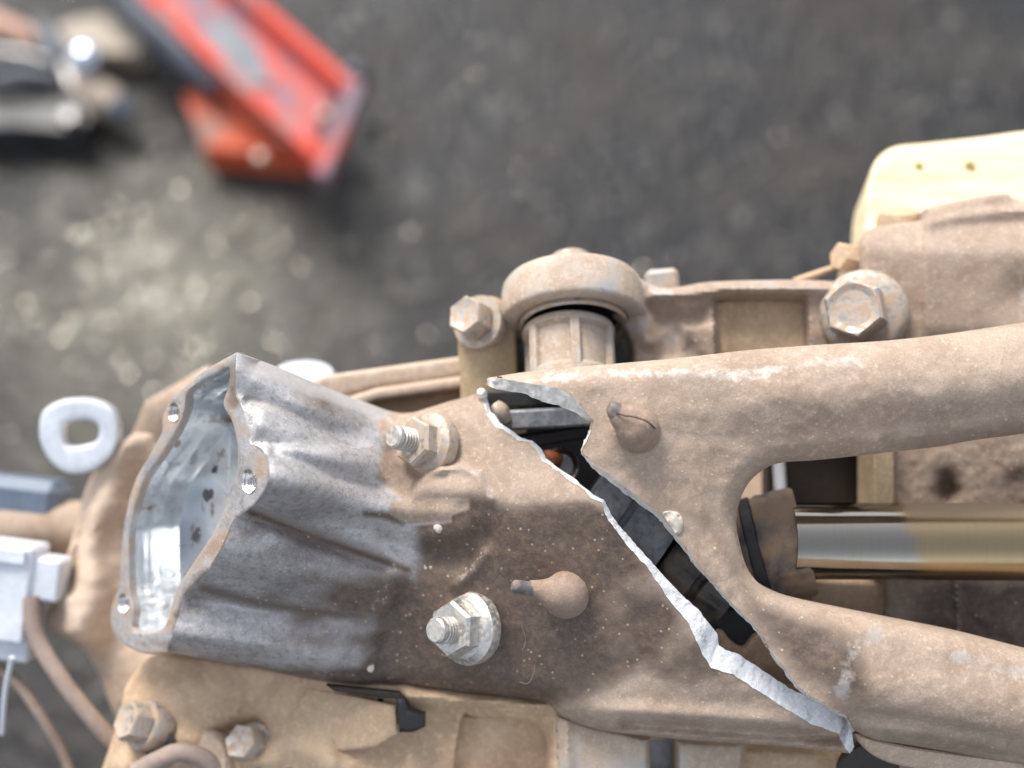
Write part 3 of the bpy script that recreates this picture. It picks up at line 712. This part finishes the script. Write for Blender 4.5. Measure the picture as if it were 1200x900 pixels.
RH.part('seam_line', pxtube([(722, 484, s2+7.9), (732, 487, s2+9.3), (745, 489, s2+10), (758, 494, s2+9.6), (768, 502, s2+6.6)], .22, 2, seg=6), M['darkin'])
RH.part('hairline_crack', pxtube([(x_, y_, zr_(A([[x_, y_*1.]]))[0]-d_) for x_, y_, d_ in ((583, 441.5, 6.2), (600, 445, 4.9), (618, 446, 5.0), (634, 450, 4.), (642, 450.5, 4.0))], .25, 2, seg=5, rough=.3), M['darkin'])
chip = spline([(776, 602), (788, 598), (798, 603), (802, 614), (799, 624), (792, 627), (785, 617)], 2.5, True)
rc, _, _ = relief(chip, lambda q: zr_(q)+.9+.5*fbm(q[:, 0]/5, q[:, 1]/5, 3), 3, edge=(4, 1.2), thick=3)
RH.part('chipped_flake', rc, M['fracold'])
rl, _, _ = relief(spline([(1001, 858), (1030, 866), (1080, 876), (1200, 892), (1300, 912), (1300, 960), (1200, 925), (1100, 905), (1040, 893), (1012, 876)], 5, True), lambda q: -9+0*q[:, 0]+ridge(q, [(1020, 868), (1200, 900)], 10, 2), 6, thick=8, edge=(5, 2))
RH.part('lower_ledge', rl, M['dustlight'])

# ================================================================== things seen through the break and the fork
SB = Thing('shaft_sleeve', 'grey and brown dirty sleeve round the shaft, seen through the crack', 'sleeve', p3(800, 640, -30))
ax = A((1, -.10, .0)); ax /= np.linalg.norm(ax)
def cyl_between(px0, py0, z0, px1, py1, z1, prof, seg=48, **k):
    a = p3(px0, py0, z0); b = p3(px1, py1, z1); return lathe(a, b-a, prof, seg, **k)
SB.part('grey_sleeve', cyl_between(690, 580, -34, 790, 648, -32, [(-.4, 5), (0, 19.5), (1, 21), (11, 22.5), (12, 20.6), (13.2, 20.6), (13.8, 22.6), (26.5, 24.5), (28, 24), (28.4, 6)]), M['greyrub'])
SB.part('brown_sleeve', cyl_between(778, 640, -34, 905, 735, -32, [(0, 6), (0, 21), (2, 22.5), (11, 23), (12, 20.5), (13.5, 20.5), (14.5, 22.5), (22, 21), (25, 19), (25, 5)], 96, shape=lambda th, i: 1-.035*(np.sin(th*20) > .2)*(2 <= i <= 7)), M['brownrub'])
fl, _, _ = relief(spline([(838, 742), (846, 738), (858, 752), (872, 758), (884, 744), (900, 742), (925, 790), (960, 830), (900, 850), (860, 800), (840, 765)], 4, True), lambda q: -12.5-.05*(q[:, 0]-850)+1.2*fbm(q[:, 0]/20, q[:, 1]/20, 5), 5, thick=2, edge=(4, 1))
SB.part('torn_mud_flap', fl, M['tan'])
SB.part('added_dark_box', box(p3(882, 752, -19), (.0150, .0125, .002), (1, .25, 0), bev=.001), M['rubber'])  # added dark box, stands in for shade over the pale casting below
CO = Thing('shaft_collar', 'muddy collar with ragged rim at the end of the brass coloured shaft', 'collar', p3(915, 635, -22))
a = p3(868, 650, -30); b = p3(944, 633, -26)
u_ = b-a
CO.part('body', lathe(a, u_, [(-6, 5), (-6, 13), (1.5, 15.2), (3, 16.4), (7, 16.8), (9, 17.6), (11, 17.3), (15, 17.5), (20, 17.2), (21, 16.6), (20.4, 13), (17, 12.4)], 72, shape=lambda th, i: 1+.012*np.sin(th*5+1)+.012*np.sin(th*11)+(.016*np.sin(th*9+2)+.012*np.sin(th*23) if 7 <= i <= 10 else 0)), M['collar'], autos=60)
CO.part('dark_band', lathe(a, u_, [(3.0, 16.2), (3.6, 17.5), (6.6, 17.6), (7.2, 16.6)], 60), M['rubber'])
SH = Thing('steel_shaft', 'brass coloured polished shaft running out between the fork arms', 'shaft', p3(1080, 636, -20), single=True)
V, Fc = [], []
sa = p3(925, 633.5, -20); sb = p3(1330, 636, -20); n = 60; sg = 64; u, v, aa = basis(sb-sa)
th = np.arange(sg)/sg*2*math.pi; mk = []
for i in range(n):
    t = i/(n-1); c = sa+(sb-sa)*t; px = 925+405*t; dn = 0*th
    V.append(c+(np.cos(th)[:, None]*u+np.sin(th)[:, None]*v)*.0121)
    f = ss(1000, 1110, px+10*np.sin(th*2+.4)+0*th); d = 0*th
    nv = (np.cos(th)[:, None]*u+np.sin(th)[:, None]*v)
    up = nv[:, 1]; d = ss(.62, .9, up)*ss(1050, 1062, px)
    mk.append(np.stack([f, d, 0*d], 1))
V = np.concatenate(V); mk = np.concatenate(mk)
Fc = [(i*sg+j, i*sg+(j+1) % sg, (i+1)*sg+(j+1) % sg, (i+1)*sg+j) for i in range(n-1) for j in range(sg)]
Fc += [tuple(range(sg-1, -1, -1)), tuple((n-1)*sg+j for j in range(sg))]
SH.part('steel_shaft', (V, Fc, mk), M['shaft'])
BJ = Thing('ball_stud', 'rusty round stud head glinting in the dark break', 'stud', p3(657, 545, -20))
BJ.part('head', lathe(p3(657, 546, -26), (.05, .1, 1), [(-4, 6.4), (0, 6.4), (2.2, 6.1), (3.2, 5.4), (2.6, 4.6), (1.2, 3.9), (.8, .2)], 36), M['steel'])
BJ.part('rust_cap', lathe(p3(644, 539, -23.5), (-.5, .25, 1), [(-3, 3.3), (0, 3.4), (1.2, 2.8), (1.8, 1.6), (2.0, .3)], 22, wob=.08), M['rust'])
BJ.part('shank', lathe(p3(657, 546, -34), (.05, .1, 1), [(-14, 4), (6, 4)], 22), M['steel'])
IB = Thing('inner_bars', 'two dark flat bars lying inside the upper end of the break', 'bar', p3(630, 490, -30))
IB.part('bar', box(p3(640, 490, -27), (.018, .0032, .004), (1, .06, .1)), M['greyrub'])
IB.part('bar', box(p3(640, 466, -33), (.022, .0028, .004), (1, .02, 0)), M['rubber'])
IB.part('bar', box(p3(640, 513, -30), (.018, .0022, .004), (1, .16, 0)), M['rubber'])
IB.part('end_lug', pxtube([(578, 474, -24, 2.2), (584, 482, -24, 3.4), (590, 494, -25, 3.0)], 3, 3), M['zincd'])
IB.part('shim', box(p3(604, 505, -26), (.0035, .0012, .001), (1, .2, 0)), M['tan'])
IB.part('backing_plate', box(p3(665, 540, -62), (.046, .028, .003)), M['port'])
BK_BACK = 1

# ================================================================== big gear case under everything and its right block
GC = Thing('gearcase', 'large rough grey brown gear case block behind the fork arms', 'gearcase', p3(1120, 420, -60))
out = [(1033, 540), (1036, 420), (1012, 400), (1008, 300), (1010, 278), (1020, 268), (1040, 263), (1078, 258), (1082, 246), (1110, 238), (1150, 230), (1180, 227), (1200, 233), (1320, 225), (1320, 900), (1040, 900), (1037, 700)]
outc = spline(out, 5, True)
def zg(q):
    x, y = q[:, 0], q[:, 1]; z = -34+0*x
    z += 3.2*ss(1078, 1086, x)*ss(420, 380, y); z += .05*(x-1100)*.25
    z += ridge(q, [(1083, 262), (1120, 254), (1200, 247), (1300, 240)], 8, 2.2)*ss(1080, 1090, x)
    z += -3.0*np.exp(-((x-1200)/26)**2-((y-345)/30)**2)
    z += -7*ss(300, 250, y)
    z += .35*fbm(x/60, y/60, 50)+.28*fbm(x/9, y/9, 51)*ss(500, 520, y)+.22*fbm(x/5, y/5, 57)*ss(500, 520, y)
    z -= 5*np.exp(-((x-1112)/16)**2-((y-578)/22)**2)
    z += ridge(q, [(1120, 680), (1123, 745)], 2.2, 1.2)
    return z
def mg(q):
    x, y = q[:, 0], q[:, 1]; nz = fbm(x/22, y/22, 53)
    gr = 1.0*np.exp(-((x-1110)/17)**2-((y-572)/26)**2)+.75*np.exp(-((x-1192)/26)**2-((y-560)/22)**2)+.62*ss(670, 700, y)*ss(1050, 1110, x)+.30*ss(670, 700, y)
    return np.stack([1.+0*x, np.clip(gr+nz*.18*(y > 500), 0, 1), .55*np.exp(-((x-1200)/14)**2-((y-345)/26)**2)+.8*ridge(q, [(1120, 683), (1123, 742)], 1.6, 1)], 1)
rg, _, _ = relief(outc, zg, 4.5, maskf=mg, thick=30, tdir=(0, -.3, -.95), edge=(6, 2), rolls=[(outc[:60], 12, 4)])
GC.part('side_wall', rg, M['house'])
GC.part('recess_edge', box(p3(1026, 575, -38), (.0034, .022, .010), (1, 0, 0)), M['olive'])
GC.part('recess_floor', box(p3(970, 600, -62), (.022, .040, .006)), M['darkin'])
GC.part('inner_ledge', box(p3(990, 704, -46), (.014, .0075, .008), (1, -.05, 0)), M['tan'])
GC.part('boss', hexprism(p3(1003, 304, -46), (-.9, .1, .42), 5.0, 7.5, .3), M['tan'])
GC.part('boss', lathe(p3(1054, 262, -50), (-.05, .95, .3), [(-6, 7.6), (1.5, 7.6), (4, 6.6), (4.8, 4)], 24), M['tan'])
GC.part('pin', cyl_between(912, 530, -52, 915, 580, -50, [(0, 2.2), (14, 2.2), (14.5, 1.6)], 16), M['plate'])
bt = GC.part('washer', lathe(p3(1012, 367, -32), A((-.32, .02, .95)), [(-9, 13.5), (-2, 14.4), (0, 14.2), (1.5, 13), (2.2, 11.5)], 48), M['zincd'])
GC.part('bolt_head', hexprism(p3(1006, 366, -31), A((-.42, .08, .90)), 9.9, 10.5, .35, .08, .8), M['zincd'], bt, autos=14)

# supporting body down to the floor
BO = Thing('engine_body', 'big dark dusty body carrying all the castings', 'engine', (0, 0, 0), frame=Matrix.Identity(4))
BO.part('crankcase', box((.065, -.035, .185), (.13, .085, .184), bev=.01), M['block'])
BO.part('foot', box((-.02, -.035, .012), (.02, .10, .012), bev=.003), M['block'])
BO.part('foot', box((.16, -.035, .012), (.02, .10, .012), bev=.003), M['block'])

WD = Thing('pine_board', 'pale yellow pine board with rounded corner behind the gear case', 'board', p3(1120, 210, -75))
wd = np.concatenate([spline([(1013, 300), (1014, 235), (1019, 205), (1030, 184), (1050, 172), (1085, 168), (1150, 161), (1210, 153), (1320, 140)], 5), straight([(1320, 140), (1320, 300), (1013, 300)], 8)[1:-1]])
rw, _, _ = relief(wd, lambda q: -70-(300-q[:, 1])*.2554*.45, 7, thick=18, tdir=(-.05, -.6, -.8), edge=(6, 2))
bd = WD.part('plank', rw, M['wood'])
for (x_, y_, r_) in ((1077, 195, 1.6), (1137, 195, 2.0)):
    WD.part('knot', lathe(P(x_, y_, -70-(300-y_)*.2554*.45).reshape(3), (0, .4, 1), [(-.6, r_), (.15, r_), (.25, r_*.5)], 14, wob=.15), M['woodknot'])

# ================================================================== upper bracket with round bushing eye
BK = Thing('bushing_bracket', 'pale dusty bracket arm with a round capped eye at its left end', 'bracket', p3(760, 380, -35))
dn = A((0.02, -.925, .38)); dn /= np.linalg.norm(dn); c0 = p3(670, 331, -44)
BK.part('eye', lathe(c0, dn, [(-2.2, 9), (-1.6, 15), (-.4, 20.2), (.6, 22.0), (2.0, 23.0), (4, 23.5), (9, 23.8), (13.2, 23.9), (14.2, 23.6), (14.8, 22.9), (15.1, 19.7), (14.6, 18.2), (12.5, 17.6), (11, 12)], 72), M['bracket'])
BK.part('top_nut', lathe(c0-dn*.0012, -dn, [(-1, 7.6), (7.4, 7.4), (8.4, 6.4), (8.6, 3)], 30, wob=.01), M['zincd'])
BK.part('seal_ring', lathe(c0+dn*.0145, dn, [(-3, 17.6), (1.2, 17.9), (1.9, 17.3), (1.4, 16.2), (-2, 15.6)], 56), M['zincd'])
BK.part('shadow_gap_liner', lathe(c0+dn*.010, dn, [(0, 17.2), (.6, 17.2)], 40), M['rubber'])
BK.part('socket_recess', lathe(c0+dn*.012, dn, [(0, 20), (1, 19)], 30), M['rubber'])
BK.part('added_gap_backing', box(p3(685, 440, -66), (.028, .024, .003)), M['port'])  # added dark plate so the gap beside the cup reads as shade
cu = BK.part('cup', lathe(c0+dn*.0165+A((-.0018, 0, 0)), dn, [(0, 13.2), (1.0, 14.8), (2.0, 15.2), (3.4, 15.1), (4.6, 13.2), (17, 13.2), (19, 15.2), (21, 15.4)], 56), M['bracket'])
for k in range(6):
    a_ = math.pi/2-.10+k*math.pi/3; u, v, aa = basis(dn); rd = u*math.cos(a_)+v*math.sin(a_)
    BK.part('rib', box(c0+dn*.0275+rd*.0136+A((-.0018, 0, 0)), (.0088, .0016, .0017), dn, np.cross(dn, rd), .0005), M['bracket'], cu)
arm = np.concatenate([spline([(705, 300), (722, 307), (740, 317), (756, 330), (775, 337), (797, 336), (825, 331), (860, 329), (905, 328), (944, 328), (985, 330)], 4), straight([(985, 330), (990, 440), (740, 446)], 5)[1:], spline([(740, 446), (742, 415), (738, 398), (728, 380), (708, 362), (698, 330), (705, 300)], 4)[1:-1]])
def za(q):
    x, y = q[:, 0], q[:, 1]; z = -37+0*x
    rec = [(838, 352), (856, 349), (944, 350), (948, 420), (842, 425)]
    z -= 7*soft(rec, q, 4)
    z -= 3.5*soft([(762, 362), (800, 366), (830, 360), (820, 420), (770, 425)], q, 12)
    z += ridge(q, [(700, 320), (740, 352), (760, 398)], 12, 3.5)
    z += 2.5*soft([(800, 384), (842, 378), (846, 430), (794, 430)], q, 4)
    z += ridge(q, [(765, 347), (800, 345), (850, 339), (985, 339)], 6, 2.5)
    return z+.7*fbm(x/30, y/30, 60)
def marm(q):
    x, y = q[:, 0], q[:, 1]; nz = fbm(x/25, y/25, 61)
    return np.stack([.82+nz*.3+0*x, .42*soft([(800, 384), (842, 378), (846, 430), (794, 430)], q, 8)+.3*ridge(q, [(790, 380), (820, 420)], 12, 1), .60*ridge(q, [(712, 305), (745, 325), (780, 345)], 12, 1)+nz*.15], 1)
ra, _, _ = relief(arm, za, 4, thick=12, maskf=marm, edge=(6, 2.5))
BK.part('arm', ra, M['house'])
rt, _, _ = relief(straight([(836, 356), (856, 352), (942, 353), (944, 420), (838, 425), (836, 356)], 5)[:-1], lambda q: -43.2+.4*fbm(q[:, 0]/20, q[:, 1]/20, 62)+1.6*ss(858, 850, q[:, 0]), 5, thick=1, edge=(3, .4))
BK.part('recess_web', rt, M['tan'])
BK.part('lug', box(p3(775, 330, -50), (.0055, .004, .005), (1, .1, 0), bev=.0015), M['bracket'])
BK.part('far_strip', pxtube([(930, 330, -50, 1.2), (978, 314, -52, 1.2), (990, 312, -52, 1.2)], 1.2, 8, seg=8), M['tan'])

CM = Thing('column_mount', 'tan upright post with a hex bolt left of the capped eye', 'post', p3(570, 420, -40))
rcm, _, _ = relief(np.concatenate([spline([(540, 480), (539, 440), (537, 400), (545, 372), (558, 352), (572, 347), (588, 352), (604, 372), (606, 400), (608, 480)], 4)]), lambda q: -42+0*q[:, 0]+ridge(q, [(572, 380), (572, 470)], 26, 5), 4.5, thick=30, edge=(5, 2))
CM.part('post', rcm, M['olive'])
wb = CM.part('washer', lathe(p3(561, 378, -38), A((-.45, .15, .88)), [(-3, 9), (0, 9.2), (1.2, 8.8)], 32), M['zincd'])
CM.part('bolt_head', hexprism(p3(558, 376, -36.5), A((-.50, .25, .83)), 6.7, 7.5, .5, .1, .6), M['zincd'], wb)

BM = Thing('channel_beam', 'long tan channel beam running left from the bolted post', 'beam', p3(460, 450, -60))
def strip(pts, z, mat, nm, thick=14, T=BM, e=(5, 2)):
    r, _, _ = relief(straight(list(pts)+[pts[0]], 6)[:-1], z if callable(z) else (lambda q: z+0*q[:, 0]), 6, thick=thick, edge=e); return T.part(nm, r, mat)
strip([(330, 462), (380, 440), (545, 417), (545, 442), (440, 455), (400, 466)], -52, M['dustlight'], 'top_flange', 10)
strip([(392, 470), (440, 455), (545, 440), (545, 455), (440, 470), (420, 480)], -50, M['dustlight'], 'edge_lip', 6)
strip([(400, 474), (440, 466), (545, 452), (545, 520), (420, 520)], -57, M['tan'], 'web', 10)
strip([(150, 520), (170, 470), (240, 430), (330, 440), (420, 470), (420, 620), (150, 620)], lambda q: -75+ridge(q, [(200, 480), (300, 470)], 40, 6), M['dust'], 'rear_casting', 40, e=(10, 5))
WC = Thing('white_cap', 'whitish round cap poking up behind the channel beam', 'cap', p3(355, 437, -72), single=True)
WC.part('white_cap', lathe(p3(356, 454, -75), (.02, .9, .43), [(-6, 12), (4, 12), (6, 10.5), (6.6, 5)], 36), M['plate'])

# ================================================================== left side: bell casting, lifting eye, connector, cables
BL_ = Thing('bell_casting', 'rounded tan casting bulging left of the open mouth', 'casting', p3(120, 640, -50))
bell = spline([(200, 470), (178, 500), (150, 512), (118, 540), (98, 580), (82, 640), (62, 700), (52, 730), (70, 745), (95, 760), (115, 790), (130, 830), (150, 860), (200, 870), (330, 860), (330, 500), (260, 450)], 6, True)
def zbell(q):
    x, y = q[:, 0], q[:, 1]; z = -74+0*x
    z += ridge(q, [(140, 520), (112, 620), (100, 740)], 26, 9)+ridge(q, [(78, 700), (86, 735)], 16, 5)
    z -= ridge(q, [(106, 560), (92, 640), (80, 690)], 7, 7)
    z += ridge(q, [(170, 790), (260, 800)], 40, 6)
    return z+1.5*fbm(x/40, y/40, 70)
rb, _, _ = relief(bell, zbell, 6, thick=45, edge=(10, 6))
BL_.part('shell', rb, M['dustlight'])
BL_.part('pipe_stub', pxtube([(-60, 622, -92, 11), (30, 620, -94, 11), (105, 618, -96, 10)], 9, 10, seg=20), M['dust'])
BL_.part('cap_plate', box(p3(22, 584, -96), (.018, .0085, .010), (1, -.12, 0), bev=.004), M['bluepl'])
LE = Thing('lifting_eye', 'bright flat lifting eye with an oval slot', 'lifting eye', p3(93, 510, -62), single=True)
eo = spline([(52, 480), (75, 468), (108, 467), (132, 480), (139, 505), (132, 532), (110, 550), (85, 555), (62, 544), (48, 520), (46, 498)], 4, True)
ei = spline([(74, 500), (82, 494), (104, 492), (114, 498), (116, 508), (110, 518), (84, 523), (75, 518)], 3, True)
re_, _, _ = relief(eo, lambda q: -64+0*q[:, 0]+.03*(q[:, 0]-90), 6, holes=[ei], thick=4, edge=(5, 1.4))
LE.part('lifting_eye', re_, M['plate'])
PC = Thing('plastic_connector', 'white plastic plug with a stepped outline at the picture edge', 'connector', p3(30, 690, -40))
PC.part('housing', box(p3(4, 690, -68), (.012, .017, .008), (1, -.12, 0), bev=.001), M['whitepl'])
PC.part('side_latch', box(p3(52, 676, -68), (.0075, .0075, .006), (1, -.12, 0), bev=.001), M['whitepl'])
PC.part('lower_block', box(p3(18, 738, -70), (.0078, .010, .006), (1, -.12, 0), bev=.001), M['whitepl'])
PC.part('rib', box(p3(0, 650, -59), (.009, .0025, .001), (1, -.12, 0), bev=.0004), M['whitepl'])
PC.part('wire', pxtube([(14, 770, -50), (6, 810, -55), (2, 860, -60)], .9, 8, seg=8), M['whitepl'])
for nm, lab, pts, r_ in (('cable', 'thicker dusty cable running down beside the bell casting', [(36, 700, -62), (42, 745, -60), (75, 800, -58), (115, 850, -58), (150, 885, -60), (190, 930, -62)], 3.0),
                         ('cable', 'thin dusty cable nearer the lower left corner', [(-10, 780, -70), (20, 800, -70), (50, 842, -70), (75, 885, -72), (90, 930, -72)], 1.9)):
    T = Thing(nm, lab, 'cable', p3(pts[1][0], pts[1][1], pts[1][2]), single=True); T.part(nm, pxtube(pts, r_, 8, seg=12), M['cable'])

# ================================================================== lower castings
LC = Thing('lower_casting', 'wide tan dusty casting with windows under the broken housing', 'casting', p3(420, 850, -40))
lc = np.concatenate([spline([(100, 960), (120, 900), (140, 840), (150, 800), (190, 765), (300, 780), (400, 792), (640, 812), (700, 850), (760, 864), (1010, 884), (1060, 872), (1320, 920)], 6), straight([(1320, 920), (1320, 960), (100, 960)], 10)[1:-1]])
h1 = spline([(541, 843), (560, 841), (600, 842), (626, 848), (640, 866), (640, 900), (640, 930), (541, 930)], 5, True)
h2 = straight([(762, 866), (793, 866), (793, 930), (762, 930), (762, 866)], 5)[:-1]
def zlc(q):
    x, y = q[:, 0], q[:, 1]; z = -30+0*x
    z += 7*np.exp(-((x-230)/90)**2-((y-830)/50)**2)-18*ss(430, 280, x)
    z += ridge(q, [(480, 815), (640, 828)], 9, 6)-3.5*soft([(395, 830), (535, 838), (535, 960), (395, 960)], q, 8)
    z += ridge(q, [(150, 900), (220, 870), (320, 900)], 18, 5)-ridge(q, [(250, 862), (300, 850)], 8, 4)
    z += 5*ss(640, 652, x)*ss(770, 700, x)+ridge(q, [(663, 845), (667, 900)], 4, 1.5)
    z += ridge(q, [(280, 905), (330, 870), (400, 900)], 20, 5)
    z -= 5*ss(790, 800, x)
    return z+1.2*fbm(x/50, y/50, 80)
rlc, _, _ = relief(lc, zlc, 5, holes=[h1, h2], thick=20, edge=(8, 3))
LC.part('body', rlc, M['tan'])
LC.part('window_floor', box(p3(592, 885, -42), (.018, .014, .003)), M['tan'])
LC.part('dark_slot_plate', box(p3(778, 885, -46), (.009, .012, .003)), M['steel'])
strip([(382, 803), (468, 812), (474, 820), (470, 820), (392, 810)], -23, M['darkin'], 'dark_slot', 3, LC, (2, .4))
strip([(464, 816), (474, 818), (480, 832), (498, 838), (498, 852), (484, 858), (468, 858)], -22, M['rubber'], 'rubber_stop', 4, LC, (4, 1.2))
strip([(360, 806), (420, 816), (464, 826), (466, 860), (440, 876), (400, 880), (350, 872), (340, 840)], lambda q: -25-12*(1-ss(350, 450, q[:, 0])), M['tan'], 'cover_tab', 4, LC, (4, 1.2))
strip([(652, 838), (690, 852), (738, 862), (758, 868), (760, 930), (655, 930)], lambda q: -22+ridge(q, [(664, 845), (668, 920)], 5, 2), M['bracket'], 'pillar', 8, LC, (5, 1.6))
strip([(795, 870), (870, 874), (868, 930), (795, 930)], -24, M['bracket'], 'pillar', 6, LC, (5, 1.6))
LC.part('round_plug', lathe(p3(1018, 905, -24), (0, -.1, 1), [(-2, 10), (0, 10), (.6, 9.2), (.4, 8.5), (.4, 1)], 40), M['darkin'])
for (x_, y_, ax_, r_, m_) in ((165, 846, (-.6, .35, .7), 6.6, 'zincd'), (292, 872, (-.35, .45, .8), 6.2, 'zincd')):
    wz = LC.part('washer', lathe(p3(x_+3, y_+3, -42), ax_, [(-6, r_*1.35), (0, r_*1.35), (1, r_*1.25)], 32), M['zincd'])
    LC.part('bolt_head', hexprism(p3(x_+2, y_+2, -41), ax_, r_, 7, .3, .12, .5), M[m_], wz)
LC.part('hose', pxtube([(160, 905, -36, 3.4), (185, 892, -34, 3.4), (210, 882, -34, 3.2), (240, 890, -36, 3.2), (260, 915, -38, 3.2)], 3, 6, seg=12), M['cable'])
LC.part('boss', lathe(p3(235, 895, -42), (-.2, .3, .9), [(-6, 12), (2, 12), (4, 10.5), (4.6, 6)], 30), M['dustlight'])
LC.part('hole', lathe(p3(330, 902, -40), (-.1, .2, .97), [(-.5, 6), (.8, 6), (1, 5.4)], 24), M['rubber'])
LC.part('hole', lathe(p3(188, 872, -40), (-.1, .2, .97), [(-.5, 5), (.8, 5.5), (1, 5)], 24), M['rubber'])

# ================================================================== floor jack and tools on the floor (world frame)
I4 = Matrix.Identity(4)
def slab(pxs, h0, h1, ):            # prism standing between heights h0 and h1 over a footprint seen at height h1
    T_ = [G(x, y, h1) for x, y in pxs]; n = len(T_); V = [t.copy() for t in T_]+[A((t[0], t[1], h0)) for t in T_]
    ar = sum(T_[i][0]*T_[(i+1) % n][1]-T_[(i+1) % n][0]*T_[i][1] for i in range(n))
    Fc = [tuple(range(n)), tuple(range(2*n-1, n-1, -1))]+[(i, n+i, n+(i+1) % n, (i+1) % n) for i in range(n)]
    if ar < 0: Fc = [f[::-1] for f in Fc]
    return A(V), Fc
jl = G(330, 120, 0)
FJ = Thing('floor_jack', 'worn red floor jack on the dark floor', 'jack', (jl[0], jl[1], 0), frame=I4)
def bar3(p, q, w_, h_, z_, up=(0, 0, 1)):
    p = A(p); q = A(q); d = q-p; L = np.linalg.norm(d); c = (p+q)/2+A((0, 0, z_))
    return box(c, (L/2, w_/2, h_/2), d, np.cross(A(up), d), .0015)
HJ = .075
FJ.part('side_plate', slab([(118, -50), (134, -52), (377, 172), (366, 184)], .055, HJ), M['red'])
FJ.part('side_plate', slab([(232, -50), (246, -54), (412, 92), (404, 102)], .050, HJ), M['red'])
FJ.part('cross_plate', slab([(412, 88), (425, 96), (382, 206), (367, 200)], .058, HJ), M['redpale'])
FJ.part('saddle_pan', slab([(140, -48), (236, -50), (396, 110), (366, 168)], .045, .055), M['redpale'])
FJ.part('pan_flange', slab([(262, 20), (300, 50), (320, 100), (280, 95), (232, 40)], .055, .058), M['jackdark'])
FJ.part('base_plate', slab([(215, 110), (236, 104), (360, 170), (356, 184), (238, 172)], .004, .030), M['orange'])
FJ.part('arm_strut', pxtube([(0, 0, 0), (1, 1, 1)], 1) if False else tube([G(268, 98, .05), G(300, 130, .045), G(334, 162, .04)], [9, 12, 9], 16), M['orange'])
FJ.part('hydraulic_ram', tube([G(120, -40, .05), G(170, 20, .05), G(215, 62, .05), G(262, 104, .045)], [17, 17, 16, 12], 20), M['jackdark'])
for (x_, y_) in ((378, 196), (417, 92)):
    FJ.part('wheel', lathe(G(x_, y_, .035), (G(412, 88)-G(367, 200)), [(-5, 12), (-4, 14), (4, 14), (5, 12)], 28), M['jackdark'])
for (x_, y_) in ((336, 162), (381, 133), (305, 184)):
    FJ.part('bolt', lathe(G(x_, y_, .060), (0, 0, 1), [(-4, 5), (2, 5), (3, 3)], 6), M['zincd'], autos=10)

def one(name, label, cat, VF, mat, loc):
    T = Thing(name, label, cat, loc, frame=I4, single=True); T.part(name, VF, mat); return T
T = Thing('hammer', 'tool with a reddish wooden handle lying left of the jack', 'hammer', G(60, 50), frame=I4)
T.part('handle', tube([G(-60, 0, .02), G(0, 30, .02), G(48, 50, .02)], [10, 11, 9], 16), M['pinkh'])
T.part('head', tube([G(50, 35, .02), G(62, 55, .02), G(70, 75, .02)], [11, 13, 11], 16), M['jackdark'])
T = Thing('chrome_ball_joint', 'shiny ball on a dark shank among the tools', 'ball joint', G(101, 72), frame=I4)
cb = G(101, 71, .05)
T.part('ball', lathe(cb, (0, 0, 1), [(15*math.sin(t), max(.3, 15*math.cos(t))) for t in np.linspace(-1.5, 1.5, 14)], 28), M['chrome'])
T.part('shank', tube([G(101, 74, .035), G(100, 85, .012), G(98, 92, .0)], [9, 10, 14], 16), M['steel'])
one('cardboard_piece', 'crumpled beige piece of card behind the shiny ball', 'cardboard', slab([(50, 36), (90, 22), (140, 16), (168, 50), (160, 62), (110, 60), (60, 58)], .002, .022), M['card'], G(110, 45))
T = Thing('pry_tool', 'dark tool with a beige grip and black tip', 'hand tool', G(110, 110), frame=I4)
T.part('grip', tube([G(84, 92, .03), G(105, 104, .03), G(126, 118, .028), G(134, 126, .026)], [9, 14, 15, 12], 18), M['handle'])
T.part('tip', tube([G(132, 120, .028), G(144, 130, .024), G(152, 128, .022)], [11, 10, 7], 16), M['bluepl'])
T.part('collar', tube([G(76, 80, .03), G(84, 96, .03), G(86, 108, .03)], [8, 10, 8], 16), M['steel'])
T = Thing('black_tool_case', 'black plastic tool bundle at the left picture edge', 'tool case', G(30, 120), frame=I4)
T.part('body', slab([(-60, 70), (20, 76), (60, 84), (92, 106), (104, 140), (90, 152), (20, 146), (-60, 150)], .003, .03), M['black'])
T.part('grip', tube([G(-20, 96, .042), G(30, 88, .042), G(66, 92, .04)], [7, 8, 6], 14), M['jackdark'])
T.part('bolt', lathe(G(84, 140, .032), (0, -.2, 1), [(-5, 8), (5, 8), (8, 6)], 18), M['steel'])
T.part('strap', tube([G(-30, 60, .04), G(30, 66, .04), G(60, 74, .036)], [6, 6, 5], 12), M['steel'])
